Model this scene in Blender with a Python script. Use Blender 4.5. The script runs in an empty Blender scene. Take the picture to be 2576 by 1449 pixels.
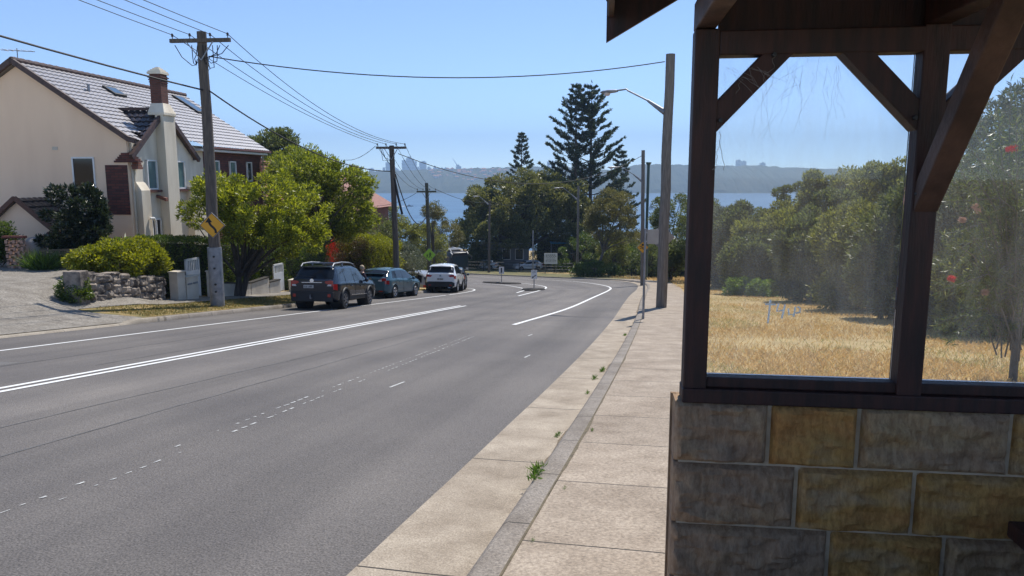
import bpy, math, random
import numpy as np
from mathutils import Vector, Matrix

# ------------------------------------------------------------------ camera, sky, sun, exposure
SC = bpy.context.scene
F = 1860.0                                   # focal length measured on a picture 2576 wide
PITCH = math.atan((724.5 - 445.0) / F)
EYE = 1.75
cam_d = bpy.data.cameras.new("camera"); cam = bpy.data.objects.new("camera", cam_d)
SC.collection.objects.link(cam); SC.camera = cam
cam.location = (0, 0, EYE); cam.rotation_euler = (math.pi / 2 - PITCH, 0, 0)
cam_d.sensor_width = 36.0; cam_d.lens = F / 2576.0 * 36.0
cam_d.clip_start = 0.05; cam_d.clip_end = 30000
SUN_AZ, SUN_EL = math.radians(25), math.radians(57)
world = bpy.data.worlds.new("World"); SC.world = world; world.use_nodes = True
wn = world.node_tree.nodes; wl = world.node_tree.links
sky = wn.new("ShaderNodeTexSky"); sky.sky_type = 'NISHITA'; sky.sun_disc = False
sky.sun_elevation = SUN_EL; sky.sun_rotation = SUN_AZ
sky.altitude = 50; sky.air_density = 0.48; sky.dust_density = 0.0; sky.ozone_density = 2.0
wl.new(sky.outputs[0], wn["Background"].inputs[0]); wn["Background"].inputs[1].default_value = 0.15
sun_d = bpy.data.lights.new("sun", 'SUN'); sun_d.energy = 3.5; sun_d.angle = math.radians(0.5)
sun_d.color = (1.0, 0.95, 0.87)
sun = bpy.data.objects.new("sun", sun_d); SC.collection.objects.link(sun)
sun.rotation_euler = Vector((math.sin(SUN_AZ) * math.cos(SUN_EL), math.cos(SUN_AZ) * math.cos(SUN_EL), math.sin(SUN_EL))).to_track_quat('Z', 'Y').to_euler()
SC.view_settings.view_transform = 'Standard'; SC.view_settings.look = 'None'
SC.view_settings.exposure = 0.72; SC.view_settings.gamma = 1.0
SC.render.engine = 'CYCLES'
SC.cycles.max_bounces = 6; SC.cycles.diffuse_bounces = 3; SC.cycles.glossy_bounces = 3
SC.cycles.transmission_bounces = 4; SC.cycles.transparent_max_bounces = 12; SC.cycles.volume_bounces = 0
SC.cycles.use_denoising = True

# ------------------------------------------------------------------ the lie of the land
AZ = math.radians(13.5)                      # heading of the straight stretch of road
SA, CA = math.sin(AZ), math.cos(AZ)
def st(x, y): return x * SA + y * CA, x * CA - y * SA
def xy(s, t): return s * SA + t * CA, s * CA - t * SA
def smooth(a, b, v):
    q = np.clip((v - a) / (b - a), 0, 1); return q * q * (3 - 2 * q)
def spline(pts, n=12):                       # Catmull-Rom through plan points
    p = np.array(pts, float); p = np.vstack([2 * p[0] - p[1], p, 2 * p[-1] - p[-2]]); out = []
    for i in range(1, len(p) - 2):
        for k in range(n):
            u = k / n
            out.append(0.5 * (2 * p[i] + (p[i+1] - p[i-1]) * u + (2*p[i-1] - 5*p[i] + 4*p[i+1] - p[i+2]) * u*u + (3*p[i] - p[i-1] - 3*p[i+1] + p[i+2]) * u**3))
    out.append(p[-2]); return np.array(out)
def resample(c, n):
    d = np.r_[0, np.cumsum(np.hypot(*np.diff(c, axis=0).T))]; q = np.linspace(0, d[-1], n)
    return np.c_[np.interp(q, d, c[:, 0]), np.interp(q, d, c[:, 1])]
def rk_t(s): return -1.08 - 0.0009 * max(s, 0) ** 2
RK = spline([xy(s, rk_t(s)) for s in (-16, -8, 0, 8, 16, 24, 32)] + [(7.35, 41), (9.6, 52), (11.3, 62), (12.0, 70), (11.6, 77), (9.6, 83), (6, 88), (0, 92), (-6, 95.5), (-9.5, 101), (-13, 112), (-18, 127), (-25, 147)])
LK = spline([xy(s, -14.7) for s in (-16, -4, 8, 20, 32)] + [xy(41.5, -14.75), (-4.6, 47.5), (-5.6, 51.5), (-8.4, 56), (-13, 61), (-18, 68), (-21.5, 78), (-25, 90), (-30, 108), (-38, 130), (-44, 147)])
ROADP = np.vstack([RK, LK[::-1]])
def inside(x, y):
    x = np.asarray(x, float); y = np.asarray(y, float); r = np.zeros(x.shape, bool)
    px, py = ROADP[:, 0], ROADP[:, 1]; j = len(px) - 1
    for i in range(len(px)):
        if py[i] != py[j]:
            r ^= ((py[i] > y) != (py[j] > y)) & (x < (px[j] - px[i]) * (y - py[i]) / (py[j] - py[i]) + px[i])
        j = i
    return r
def groad(x, y):
    x = np.asarray(x, float); y = np.asarray(y, float); s, t = st(x, y)
    z = -.115 * np.minimum(s, 86)
    a = np.clip(s - 86, 0, 40); z = z - .115 * a + .00088 * a * a
    z = z - .045 * np.maximum(s - 126, 0) - .0005 * np.clip(s - 126, 0, 90) ** 2 - .05 * np.maximum(s - 200, 0)
    return z + .02 * np.clip(t, -14.7, 14)
def land(x, y):
    x = np.asarray(x, float); y = np.asarray(y, float); s, t = st(x, y); g = groad(x, y)
    ins = inside(x, y)
    r = .12 + .05 * np.clip(-14.9 - t, 0, 12) * (1 - smooth(40, 52, s))
    t0 = 16.3 + 4.2 * smooth(19.5, 25, s)
    w = smooth(0, 3.6, -t - t0) * (1 - smooth(34, 50, s)) * smooth(4, 12, s)
    r = r - .085 * smooth(12.0, 12.6, s) * (1 - smooth(16.9, 17.5, s)) * smooth(-16.4, -15.0, t) * (t < -14)
    r = r - .9 * np.exp(-((x + 7.6) ** 2 + (y - 51) ** 2) / 7.0)
    zl = g + r; zl = zl + (np.maximum(-1.5 - .02 * (s - 20), zl) - zl) * w
    return np.where(ins, g, zl)
def land1(x, y): return float(land(np.array([x]), np.array([y]))[0])
def ray(px, py):
    a = (px - 1288) / F; b = -(py - 724.5) / F; c, s = math.cos(PITCH), math.sin(PITCH)
    return np.array([a, c + s * b, -s + c * b])
def atY(px, py, Y):
    d = ray(px, py); return Vector(np.array([0, 0, EYE]) + d * (Y / d[1]))
def at(px, py):
    d = ray(px, py); k = np.arange(2, 260, .05); P = np.outer(k, d)
    h = EYE + P[:, 2] < land(P[:, 0], P[:, 1]); i = int(np.argmax(h)) if h.any() else len(k) - 1
    return Vector((P[i, 0], P[i, 1], land1(P[i, 0], P[i, 1])))
def gX(px, Y):                               # ground point under picture column px at depth Y
    x = (px - 1288) / F * Y / (math.cos(PITCH) + math.sin(PITCH) * .09)
    return Vector((x, Y, land1(x, Y)))

# ------------------------------------------------------------------ materials
def mat(name, col, rough=.7, col2=None, scale=6, bump=0, bscale=None, metal=0, spec=.5, detail=4, stretch=None, thresh=(.35, .65), coat=0):
    m = bpy.data.materials.new(name); m.use_nodes = True; n = m.node_tree.nodes; l = m.node_tree.links; b = n["Principled BSDF"]
    b.inputs["Base Color"].default_value = (*col, 1); b.inputs["Roughness"].default_value = rough
    b.inputs["Metallic"].default_value = metal; b.inputs["Specular IOR Level"].default_value = spec
    if coat: b.inputs["Coat Weight"].default_value = coat; b.inputs["Coat Roughness"].default_value = .05
    tc = n.new("ShaderNodeTexCoord"); mp = n.new("ShaderNodeMapping"); l.new(tc.outputs["Object"], mp.inputs[0])
    if stretch: mp.inputs["Scale"].default_value = stretch
    if col2:
        t = n.new("ShaderNodeTexNoise"); t.inputs["Scale"].default_value = scale; t.inputs["Detail"].default_value = detail
        l.new(mp.outputs[0], t.inputs["Vector"]); r = n.new("ShaderNodeValToRGB")
        r.color_ramp.elements[0].position = thresh[0]; r.color_ramp.elements[1].position = thresh[1]
        r.color_ramp.elements[0].color = (*col, 1); r.color_ramp.elements[1].color = (*col2, 1)
        l.new(t.outputs[0], r.inputs[0]); l.new(r.outputs[0], b.inputs["Base Color"])
    if bump:
        t2 = n.new("ShaderNodeTexNoise"); t2.inputs["Scale"].default_value = bscale or scale * 4; t2.inputs["Detail"].default_value = 5
        l.new(mp.outputs[0], t2.inputs["Vector"]); bp = n.new("ShaderNodeBump"); bp.inputs["Strength"].default_value = bump; bp.inputs["Distance"].default_value = .02
        l.new(t2.outputs[0], bp.inputs["Height"]); l.new(bp.outputs[0], b.inputs["Normal"])
    return m
def leafmat(name, a, c, trans=.4, rough=.45, c3=None, spec=.5):
    m = bpy.data.materials.new(name); m.use_nodes = True; n = m.node_tree.nodes; l = m.node_tree.links; b = n["Principled BSDF"]
    g = n.new("ShaderNodeNewGeometry"); r = n.new("ShaderNodeValToRGB"); r.color_ramp.elements[0].color = (*a, 1); r.color_ramp.elements[1].color = (*c, 1)
    if c3: e = r.color_ramp.elements.new(.93); e.color = (*c, 1); r.color_ramp.elements[-1].color = (*c3, 1)
    l.new(g.outputs["Random Per Island"], r.inputs[0]); l.new(r.outputs[0], b.inputs["Base Color"])
    b.inputs["Roughness"].default_value = rough; b.inputs["Specular IOR Level"].default_value = spec
    tr = n.new("ShaderNodeBsdfTranslucent"); mx = n.new("ShaderNodeMixShader"); mx.inputs[0].default_value = trans
    hs = n.new("ShaderNodeHueSaturation"); hs.inputs["Value"].default_value = 1.5; hs.inputs["Saturation"].default_value = 1.1; hs.inputs["Hue"].default_value = .49
    l.new(r.outputs[0], hs.inputs["Color"]); l.new(hs.outputs[0], tr.inputs[0])
    l.new(b.outputs[0], mx.inputs[1]); l.new(tr.outputs[0], mx.inputs[2]); l.new(mx.outputs[0], n["Material Output"].inputs[0])
    return m
def brickmat(name, c1, c2, mortar, bw=.23, bh=.076, ms=.012, bump=.6):
    m = mat(name, c1, .85); n = m.node_tree.nodes; l = m.node_tree.links; b = n["Principled BSDF"]
    tc = n.new("ShaderNodeTexCoord"); sp = n.new("ShaderNodeSeparateXYZ"); l.new(tc.outputs["Object"], sp.inputs[0])
    ad = n.new("ShaderNodeMath"); l.new(sp.outputs[0], ad.inputs[0]); l.new(sp.outputs[1], ad.inputs[1])
    cb = n.new("ShaderNodeCombineXYZ"); l.new(ad.outputs[0], cb.inputs[0]); l.new(sp.outputs[2], cb.inputs[1])
    k = n.new("ShaderNodeTexBrick"); k.inputs["Scale"].default_value = 1; k.inputs["Brick Width"].default_value = bw; k.inputs["Row Height"].default_value = bh
    k.inputs["Mortar Size"].default_value = ms; k.inputs["Color1"].default_value = (*c1, 1); k.inputs["Color2"].default_value = (*c2, 1); k.inputs["Mortar"].default_value = (*mortar, 1)
    l.new(cb.outputs[0], k.inputs["Vector"]); l.new(k.outputs[0], b.inputs["Base Color"])
    bp = n.new("ShaderNodeBump"); bp.inputs["Strength"].default_value = bump; bp.inputs["Distance"].default_value = .01; bp.invert = True
    l.new(k.outputs["Fac"], bp.inputs["Height"]); l.new(bp.outputs[0], b.inputs["Normal"])
    return m

def asphalt_mat():
    m = mat("asphalt", (.1, .1, .1), .82, spec=.35); n = m.node_tree.nodes; l = m.node_tree.links; b = n["Principled BSDF"]
    uv = n.new("ShaderNodeUVMap"); uv.uv_map = "st"; tc = n.new("ShaderNodeTexCoord")
    f = n.new("ShaderNodeTexNoise"); f.inputs["Scale"].default_value = 75; f.inputs["Detail"].default_value = 3; f.inputs["Roughness"].default_value = .8; l.new(tc.outputs["Object"], f.inputs["Vector"])
    v = n.new("ShaderNodeTexVoronoi"); v.inputs["Scale"].default_value = 60; l.new(tc.outputs["Object"], v.inputs["Vector"])
    p = n.new("ShaderNodeTexNoise"); p.inputs["Scale"].default_value = .35; p.inputs["Detail"].default_value = 5; l.new(tc.outputs["Object"], p.inputs["Vector"])
    mp = n.new("ShaderNodeMapping"); mp.inputs["Scale"].default_value = (.03, .9, 1); l.new(uv.outputs[0], mp.inputs[0])
    w = n.new("ShaderNodeTexNoise"); w.inputs["Scale"].default_value = 1.0; w.inputs["Detail"].default_value = 3; l.new(mp.outputs[0], w.inputs["Vector"])
    r1 = n.new("ShaderNodeValToRGB"); r1.color_ramp.elements[0].position = .3; r1.color_ramp.elements[1].position = .72
    r1.color_ramp.elements[0].color = (.06, .055, .052, 1); r1.color_ramp.elements[1].color = (.25, .232, .215, 1); l.new(f.outputs[0], r1.inputs[0])
    r2 = n.new("ShaderNodeValToRGB"); r2.color_ramp.elements[0].position = .3; r2.color_ramp.elements[1].position = .7
    r2.color_ramp.elements[0].color = (.8, .79, .8, 1); r2.color_ramp.elements[1].color = (1.12, 1.1, 1.07, 1); l.new(p.outputs[0], r2.inputs[0])
    r3 = n.new("ShaderNodeValToRGB"); r3.color_ramp.elements[0].position = .32; r3.color_ramp.elements[1].position = .66
    r3.color_ramp.elements[0].color = (.74, .74, .755, 1); r3.color_ramp.elements[1].color = (1.14, 1.13, 1.12, 1); l.new(w.outputs[0], r3.inputs[0])
    a = n.new("ShaderNodeMixRGB"); a.blend_type = 'MULTIPLY'; a.inputs[0].default_value = 1; l.new(r1.outputs[0], a.inputs[1]); l.new(r2.outputs[0], a.inputs[2])
    c = n.new("ShaderNodeMixRGB"); c.blend_type = 'MULTIPLY'; c.inputs[0].default_value = 1; l.new(a.outputs[0], c.inputs[1]); l.new(r3.outputs[0], c.inputs[2])
    sp = n.new("ShaderNodeSeparateXYZ"); l.new(uv.outputs[0], sp.inputs[0]); dv = n.new("ShaderNodeMath"); dv.operation = 'DIVIDE'; dv.inputs[1].default_value = 13.5; l.new(sp.outputs[1], dv.inputs[0])
    sw_ = n.new("ShaderNodeTexNoise"); sw_.inputs["Scale"].default_value = .25; l.new(tc.outputs["Object"], sw_.inputs["Vector"]); ma = n.new("ShaderNodeMath"); ma.operation = 'MULTIPLY_ADD'; ma.inputs[1].default_value = .03; l.new(sw_.outputs[0], ma.inputs[0]); l.new(dv.outputs[0], ma.inputs[2])
    rw = n.new("ShaderNodeValToRGB"); rw.color_ramp.interpolation = 'B_SPLINE'; e = rw.color_ramp.elements; e[0].position = 0; e[0].color = (.86, .86, .86, 1); e[1].position = 1; e[1].color = (.84, .84, .84, 1)
    for p_, k_ in ((.06, .92), (.09, 1.07), (.14, .88), (.2, 1.07), (.28, .95), (.37, 1.08), (.42, .86), (.48, 1.08), (.56, .96), (.67, 1.07), (.72, .86), (.77, 1.06), (.86, .9)): q_ = e.new(p_); q_.color = (k_, k_, k_, 1)
    l.new(ma.outputs[0], rw.inputs[0]); c2_ = n.new("ShaderNodeMixRGB"); c2_.blend_type = 'MULTIPLY'; c2_.inputs[0].default_value = 1; l.new(c.outputs[0], c2_.inputs[1]); l.new(rw.outputs[0], c2_.inputs[2]); l.new(c2_.outputs[0], b.inputs["Base Color"])
    bp = n.new("ShaderNodeBump"); bp.inputs["Strength"].default_value = .5; bp.inputs["Distance"].default_value = .012; l.new(v.outputs["Distance"], bp.inputs["Height"]); l.new(bp.outputs[0], b.inputs["Normal"])
    return m
def slab_mat(name, c1, c2, pitch, joint=.012, speck=70):
    m = mat(name, c1, .85, spec=.3); n = m.node_tree.nodes; l = m.node_tree.links; b = n["Principled BSDF"]
    uv = n.new("ShaderNodeUVMap"); uv.uv_map = "st"; tc = n.new("ShaderNodeTexCoord"); sp = n.new("ShaderNodeSeparateXYZ"); l.new(uv.outputs[0], sp.inputs[0])
    dv = n.new("ShaderNodeMath"); dv.operation = 'DIVIDE'; dv.inputs[1].default_value = pitch; l.new(sp.outputs[0], dv.inputs[0])
    fr = n.new("ShaderNodeMath"); fr.operation = 'FRACT'; l.new(dv.outputs[0], fr.inputs[0])
    lt = n.new("ShaderNodeMath"); lt.operation = 'LESS_THAN'; lt.inputs[1].default_value = joint / pitch; l.new(fr.outputs[0], lt.inputs[0])
    fl = n.new("ShaderNodeMath"); fl.operation = 'FLOOR'; l.new(dv.outputs[0], fl.inputs[0])
    wn_ = n.new("ShaderNodeTexWhiteNoise"); wn_.noise_dimensions = '1D'; l.new(fl.outputs[0], wn_.inputs["W"])
    f = n.new("ShaderNodeTexNoise"); f.inputs["Scale"].default_value = speck; f.inputs["Detail"].default_value = 3; f.inputs["Roughness"].default_value = .75; l.new(tc.outputs["Object"], f.inputs["Vector"])
    p = n.new("ShaderNodeTexNoise"); p.inputs["Scale"].default_value = 2.0; p.inputs["Detail"].default_value = 6; p.inputs["Roughness"].default_value = .65; l.new(tc.outputs["Object"], p.inputs["Vector"])
    r1 = n.new("ShaderNodeValToRGB"); r1.color_ramp.elements[0].position = .32; r1.color_ramp.elements[1].position = .68
    r1.color_ramp.elements[0].color = (*[q * .6 for q in c1], 1); r1.color_ramp.elements[1].color = (*c2, 1); l.new(f.outputs[0], r1.inputs[0])
    r2 = n.new("ShaderNodeValToRGB"); r2.color_ramp.elements[0].position = .3; r2.color_ramp.elements[1].position = .68
    r2.color_ramp.elements[0].color = (.62, .58, .54, 1); r2.color_ramp.elements[1].color = (1.06, 1.04, 1.02, 1); l.new(p.outputs[0], r2.inputs[0])
    a = n.new("ShaderNodeMixRGB"); a.blend_type = 'MULTIPLY'; a.inputs[0].default_value = 1; l.new(r1.outputs[0], a.inputs[1]); l.new(r2.outputs[0], a.inputs[2])
    mr = n.new("ShaderNodeMapRange"); mr.inputs["To Min"].default_value = .94; mr.inputs["To Max"].default_value = 1.03; l.new(wn_.outputs["Value"], mr.inputs[0])
    hs = n.new("ShaderNodeHueSaturation"); l.new(a.outputs[0], hs.inputs["Color"]); l.new(mr.outputs[0], hs.inputs["Value"])
    mx = n.new("ShaderNodeMixRGB"); mx.inputs[2].default_value = (.045, .04, .035, 1); l.new(lt.outputs[0], mx.inputs[0]); l.new(hs.outputs[0], mx.inputs[1])
    l.new(mx.outputs[0], b.inputs["Base Color"])
    bp = n.new("ShaderNodeBump"); bp.inputs["Strength"].default_value = .35; bp.inputs["Distance"].default_value = .01; l.new(f.outputs[0], bp.inputs["Height"]); l.new(bp.outputs[0], b.inputs["Normal"])
    return m
def paint_mat():
    m = mat("road_paint", (.72, .72, .7), .7, (.42, .42, .41), 9, bump=.2, thresh=(.58, .8), detail=8)
    return m

M = dict(
    asphalt=asphalt_mat(), path=slab_mat("footpath_concrete", (.40, .335, .265), (.50, .425, .34), 1.22, .014, 45),
    gutter=slab_mat("gutter_concrete", (.41, .35, .27), (.52, .45, .36), 2.4, .016, 80),
    kerb=slab_mat("kerb_stone", (.27, .24, .21), (.4, .36, .31), 1.1, .014, 60), kerbpale=slab_mat("kerb_concrete", (.4, .35, .28), (.5, .45, .37), 1.8, .014, 60),
    strip=slab_mat("edge_paving", (.2, .185, .165), (.3, .28, .25), .9, .012, 60),
    drive=slab_mat("driveway_concrete", (.23, .212, .185), (.38, .355, .31), 3.1, .015, 20),
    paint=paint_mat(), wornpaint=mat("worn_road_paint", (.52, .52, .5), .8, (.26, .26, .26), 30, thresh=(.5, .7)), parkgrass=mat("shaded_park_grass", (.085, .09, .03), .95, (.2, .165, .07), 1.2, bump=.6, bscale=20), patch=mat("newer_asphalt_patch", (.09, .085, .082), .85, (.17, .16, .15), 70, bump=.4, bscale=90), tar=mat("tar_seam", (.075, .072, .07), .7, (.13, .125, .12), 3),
    ground=mat("soil_and_dry_grass", (.33, .235, .10), .95, (.46, .335, .15), 1.6, bump=.5, bscale=14),
    litter=mat("verge_grass", (.14, .12, .035), .95, (.3, .21, .08), 2.2, bump=.6, bscale=30),
    timber=mat("brown_stained_timber", (.052, .018, .013), .6, (.021, .010, .008), 9, bump=.2, bscale=40, stretch=(3, 3, .4)),
    timberlight=mat("lit_brown_timber", (.115, .062, .044), .6, (.06, .033, .025), 8, bump=.2, bscale=40),  # paler copy of the shelter timber, its lit look put into the colour
    polewood=mat("weathered_pole_wood", (.15, .12, .095), .9, (.07, .058, .05), 7, bump=.5, bscale=24, stretch=(6, 6, .35)),
    polegrey=mat("grey_pole_wood", (.24, .21, .18), .9, (.13, .115, .1), 7, bump=.5, bscale=24, stretch=(6, 6, .35)),
    galv=mat("galvanised_steel", (.3, .31, .33), .5, (.2, .21, .23), 5, metal=.5), darkmetal=mat("dark_metal", (.035, .037, .04), .5, metal=.3),
    greenmetal=mat("green_painted_steel", (.015, .05, .045), .4), wire=mat("black_cable", (.012, .012, .013), .7), ceramic=mat("dark_insulator", (.05, .04, .04), .3),
    stucco=mat("cream_stucco", (.92, .67, .465), .9, (.84, .60, .41), .9, bump=.15, bscale=18, stretch=(1, 1, .3), detail=7), stuccow=mat("white_stucco", (.78, .70, .56), .9, (.6, .52, .4), 1.6, bump=.3, bscale=20, stretch=(1, 1, .25), detail=7),
    white=mat("white_paint", (.78, .77, .74), .5, (.7, .69, .66), 3), offwhite=mat("off_white_render", (.66, .59, .48), .85, (.5, .44, .36), 2, bump=.2),
    tile=mat("glint_grey_glazed_tile", (.27, .25, .245), .42, (.36, .335, .33), 5, spec=1.0, coat=.5), tiledark=mat("dark_roof_tile", (.03, .024, .026), .33, (.05, .04, .042), 5, spec=.5), tilered=mat("terracotta_tile", (.32, .13, .075), .55, (.24, .09, .055), 4),  # grey tile holds the main roof's sun glint in its pale base colour
    barge=mat("brown_verge_tile", (.05, .028, .024), .6, (.09, .048, .038), 9), brick=brickmat("dark_red_brick", (.17, .05, .034), (.075, .025, .02), (.05, .03, .025), .34, .11),
    brickred=brickmat("red_brick", (.26, .085, .05), (.2, .065, .04), (.14, .09, .07)), brickwhite=brickmat("white_bagged_brick", (.62, .56, .47), (.58, .52, .44), (.5, .45, .38)),
    sand=None, glassdark=mat("window_glass", (.012, .015, .02), .06, spec=.35), glassblue=mat("curtained_glass", (.12, .2, .2), .12, (.09, .15, .16), 3, spec=.6), skylight=mat("skylight_glass", (.06, .1, .14), .05, spec=1.0),
    tyre=mat("tyre_rubber", (.012, .012, .012), .85), rim=mat("alloy_rim", (.45, .45, .47), .3, metal=.8), rimdark=mat("grey_alloy_rim", (.16, .16, .17), .35, metal=.7), black=mat("black_plastic", (.012, .012, .013), .6),
    chrome=mat("chrome_trim", (.6, .6, .6), .15, metal=1), red=mat("red_lens", (.32, .012, .012), .12, coat=.5), clear=mat("clear_lens", (.55, .55, .55), .1), plate=mat("number_plate", (.55, .54, .5), .5, (.3, .3, .3), 30),
    yellow=mat("yellow_sign_face", (.75, .36, .015), .5), lime=mat("lime_sign_face", (.28, .55, .04), .5), signblack=mat("black_sign_paint", (.012, .012, .012), .6), signwhite=mat("white_sign_face", (.72, .72, .7), .5), signback=mat("grey_sign_back", (.36, .34, .31), .6, (.3, .28, .26), 4),
    bark=mat("brown_bark", (.055, .042, .034), .95, (.1, .08, .065), 5, bump=.6, bscale=18, stretch=(3, 3, .5)), barkgrey=mat("grey_bark", (.16, .14, .12), .95, (.09, .08, .07), 5, bump=.5, bscale=18),
    slat=mat("weathered_slat_timber", (.2, .14, .09), .8, (.14, .1, .065), 6, stretch=(.4, .4, 8)), rubble=mat("rubble_sandstone", (.33, .275, .22), .95, (.075, .062, .054), 3.0, bump=.9, bscale=20, detail=7, thresh=(.4, .62)), mortar=mat("lime_mortar", (.64, .52, .36), .95, (.45, .36, .25), 12, bump=.3),
    skin=mat("skin", (.5, .3, .22), .6), hair=mat("blond_hair", (.5, .4, .27), .8, (.34, .26, .17), 30), shirt=mat("plum_shirt", (.035, .018, .035), .85), trousers=mat("dark_trousers", (.02, .022, .03), .9), shoe=mat("dark_shoe", (.02, .018, .016), .6),
    weed=leafmat("weed_green", (.06, .13, .02), (.12, .2, .04), .4), tower=mat("far_tower", (.24, .25, .27), .5, (.34, .34, .34), .02), bushland=mat("far_bushland", (.045, .06, .03), .95, (.075, .085, .045), .03), housewhite=mat("far_house_wall", (.75, .7, .62), .8), houseroof=mat("far_house_roof", (.4, .2, .13), .8),
    grey=mat("grey_cladding", (.2, .2, .21), .7, (.15, .15, .16), 1), tan=mat("tan_render", (.5, .27, .13), .9, (.42, .22, .1), 1), slate=mat("blue_grey_roof", (.1, .12, .16), .5),
)
from mathutils import noise as mnoise
# ------------------------------------------------------------------ objects, parts and shapes
COL = SC.collection
def tag(o, label=None, cat=None, group=None, kind=None):
    if label: o["label"] = label
    if cat: o["category"] = cat
    if group: o["group"] = group
    if kind: o["kind"] = kind
    return o
def thing(name, label, cat, loc=(0, 0, 0), rz=0, group=None):
    o = bpy.data.objects.new(name, None); COL.objects.link(o); o.empty_display_size = .3
    o.location = loc; o.rotation_euler = (0, 0, rz); return tag(o, label, cat, group)
def link(name, me, m, parent=None, world=False):
    o = bpy.data.objects.new(name, me); COL.objects.link(o)
    for q in (m if isinstance(m, (list, tuple)) else [m]): me.materials.append(q)
    if parent is not None:
        o.parent = parent
        if world and parent.type == 'EMPTY': o.matrix_parent_inverse = Matrix.Translation(-Vector(parent.location))
    return o
def dup(root, loc, rz=None, label=None, group=None):
    r = root.copy(); COL.objects.link(r); r.location = loc
    if rz is not None: r.rotation_euler = (0, 0, rz)
    if label: r["label"] = label
    if group: r["group"] = group
    for ch in list(root.children):
        c = ch.copy(); COL.objects.link(c); c.parent = r
        for g in ch.children: d = g.copy(); COL.objects.link(d); d.parent = c
    return r
class MB:
    def __init__(s): s.v = []; s.f = []; s.m = []
    def add(s, vs, fs, mi=0):
        k = len(s.v); s.v += [tuple(p) for p in vs]; s.f += [tuple(i + k for i in f) for f in fs]; s.m += [mi] * len(fs); return s
    def box(s, c, d, R=None, mi=0, taper=1.0):
        x, y, z = d[0] / 2, d[1] / 2, d[2] / 2; P = [Vector((a * x * (taper if e > 0 else 1), b * y * (taper if e > 0 else 1), e * z)) for e in (-1, 1) for b in (-1, 1) for a in (-1, 1)]
        if R is not None: P = [R @ p for p in P]
        c = Vector(c); return s.add([p + c for p in P], [(0, 2, 3, 1), (4, 5, 7, 6), (0, 1, 5, 4), (2, 6, 7, 3), (0, 4, 6, 2), (1, 3, 7, 5)], mi)
    def bar(s, a, b, w, h, up=(0, 0, 1), mi=0):                    # beam between two points
        a, b = Vector(a), Vector(b); d = (b - a).normalized(); u = Vector(up); x = d.cross(u)
        x = x.normalized() if x.length > 1e-4 else Vector((1, 0, 0)); y = x.cross(d).normalized()
        P = [p + x * (i * w / 2) + y * (j * h / 2) for p in (a, b) for i, j in ((-1, -1), (1, -1), (1, 1), (-1, 1))]
        return s.add(P, [(0, 1, 2, 3), (7, 6, 5, 4), (0, 4, 5, 1), (1, 5, 6, 2), (2, 6, 7, 3), (3, 7, 4, 0)], mi)
    def tube(s, pts, r, n=8, mi=0, cap=True):
        pts = [Vector(p) for p in pts]; N = len(pts); rs = r if isinstance(r, (list, tuple)) else [r] * N; vs = []; fs = []; ref = None
        for i, p in enumerate(pts):
            d = (pts[min(i + 1, N - 1)] - pts[max(i - 1, 0)]).normalized()
            if ref is None: ref = Vector((1, 0, 0)) if abs(d.x) < .9 else Vector((0, 1, 0))
            x = (ref - d * ref.dot(d)).normalized(); y = d.cross(x); ref = x
            vs += [p + x * (rs[i] * math.cos(2 * math.pi * k / n)) + y * (rs[i] * math.sin(2 * math.pi * k / n)) for k in range(n)]
        for i in range(N - 1):
            for k in range(n): k2 = (k + 1) % n; fs.append((i * n + k, i * n + k2, (i + 1) * n + k2, (i + 1) * n + k))
        if cap: fs += [tuple(range(n - 1, -1, -1)), tuple(range((N - 1) * n, N * n))]
        return s.add(vs, fs, mi)
    def prism(s, poly, o, ux, uy, th, mi=0):                      # polygon in plane (o; ux, uy), given thickness along ux x uy
        o, ux, uy = Vector(o), Vector(ux).normalized(), Vector(uy).normalized(); nn = ux.cross(uy) * th; n = len(poly)
        A = [o + ux * a + uy * b for a, b in poly]; ar = sum(poly[i][0] * poly[(i + 1) % n][1] - poly[(i + 1) % n][0] * poly[i][1] for i in range(n))
        if ar < 0: A.reverse()
        return s.add(A + [p + nn for p in A], [tuple(range(n - 1, -1, -1)), tuple(range(n, 2 * n))] + [(i, (i + 1) % n, n + (i + 1) % n, n + i) for i in range(n)], mi)
    def lathe(s, prof, c, n=20, axis='z', mi=0):
        c = Vector(c); vs = []; fs = []
        for r, h in prof:
            for k in range(n):
                a = 2 * math.pi * k / n; p = (r * math.cos(a), r * math.sin(a), h)
                vs.append(c + Vector(p if axis == 'z' else ((p[0], p[2], p[1]) if axis == 'y' else (p[2], p[0], p[1]))))
        for i in range(len(prof) - 1):
            for k in range(n): k2 = (k + 1) % n; f = (i * n + k, i * n + k2, (i + 1) * n + k2, (i + 1) * n + k); fs.append(f if axis != 'y' else f[::-1])
        return s.add(vs, fs, mi)
    def grid(s, P, mi=0, flip=False):                              # P[i][j] points
        n, m_ = len(P), len(P[0]); vs = [p for r in P for p in r]
        fs = [(i * m_ + j, (i + 1) * m_ + j, (i + 1) * m_ + j + 1, i * m_ + j + 1) for i in range(n - 1) for j in range(m_ - 1)]
        return s.add(vs, [f[::-1] for f in fs] if flip else fs, mi)
    def build(s, name, m, parent=None, world=False, loc=None, smooth=False, bevel=0):
        me = bpy.data.meshes.new(name); L = Vector(loc) if loc is not None else Vector()
        me.from_pydata([Vector(p) - L for p in s.v], [], s.f); me.polygons.foreach_set("material_index", s.m)
        if smooth: me.polygons.foreach_set("use_smooth", [True] * len(s.f))
        me.update(); o = link(name, me, m, parent, world)
        if loc is not None: o.location = L
        if smooth: me.set_sharp_from_angle(angle=math.radians(45))
        if bevel:
            b = o.modifiers.new("bevel", 'BEVEL'); b.width = bevel; b.segments = 2; b.limit_method = 'ANGLE'
        return o
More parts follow.
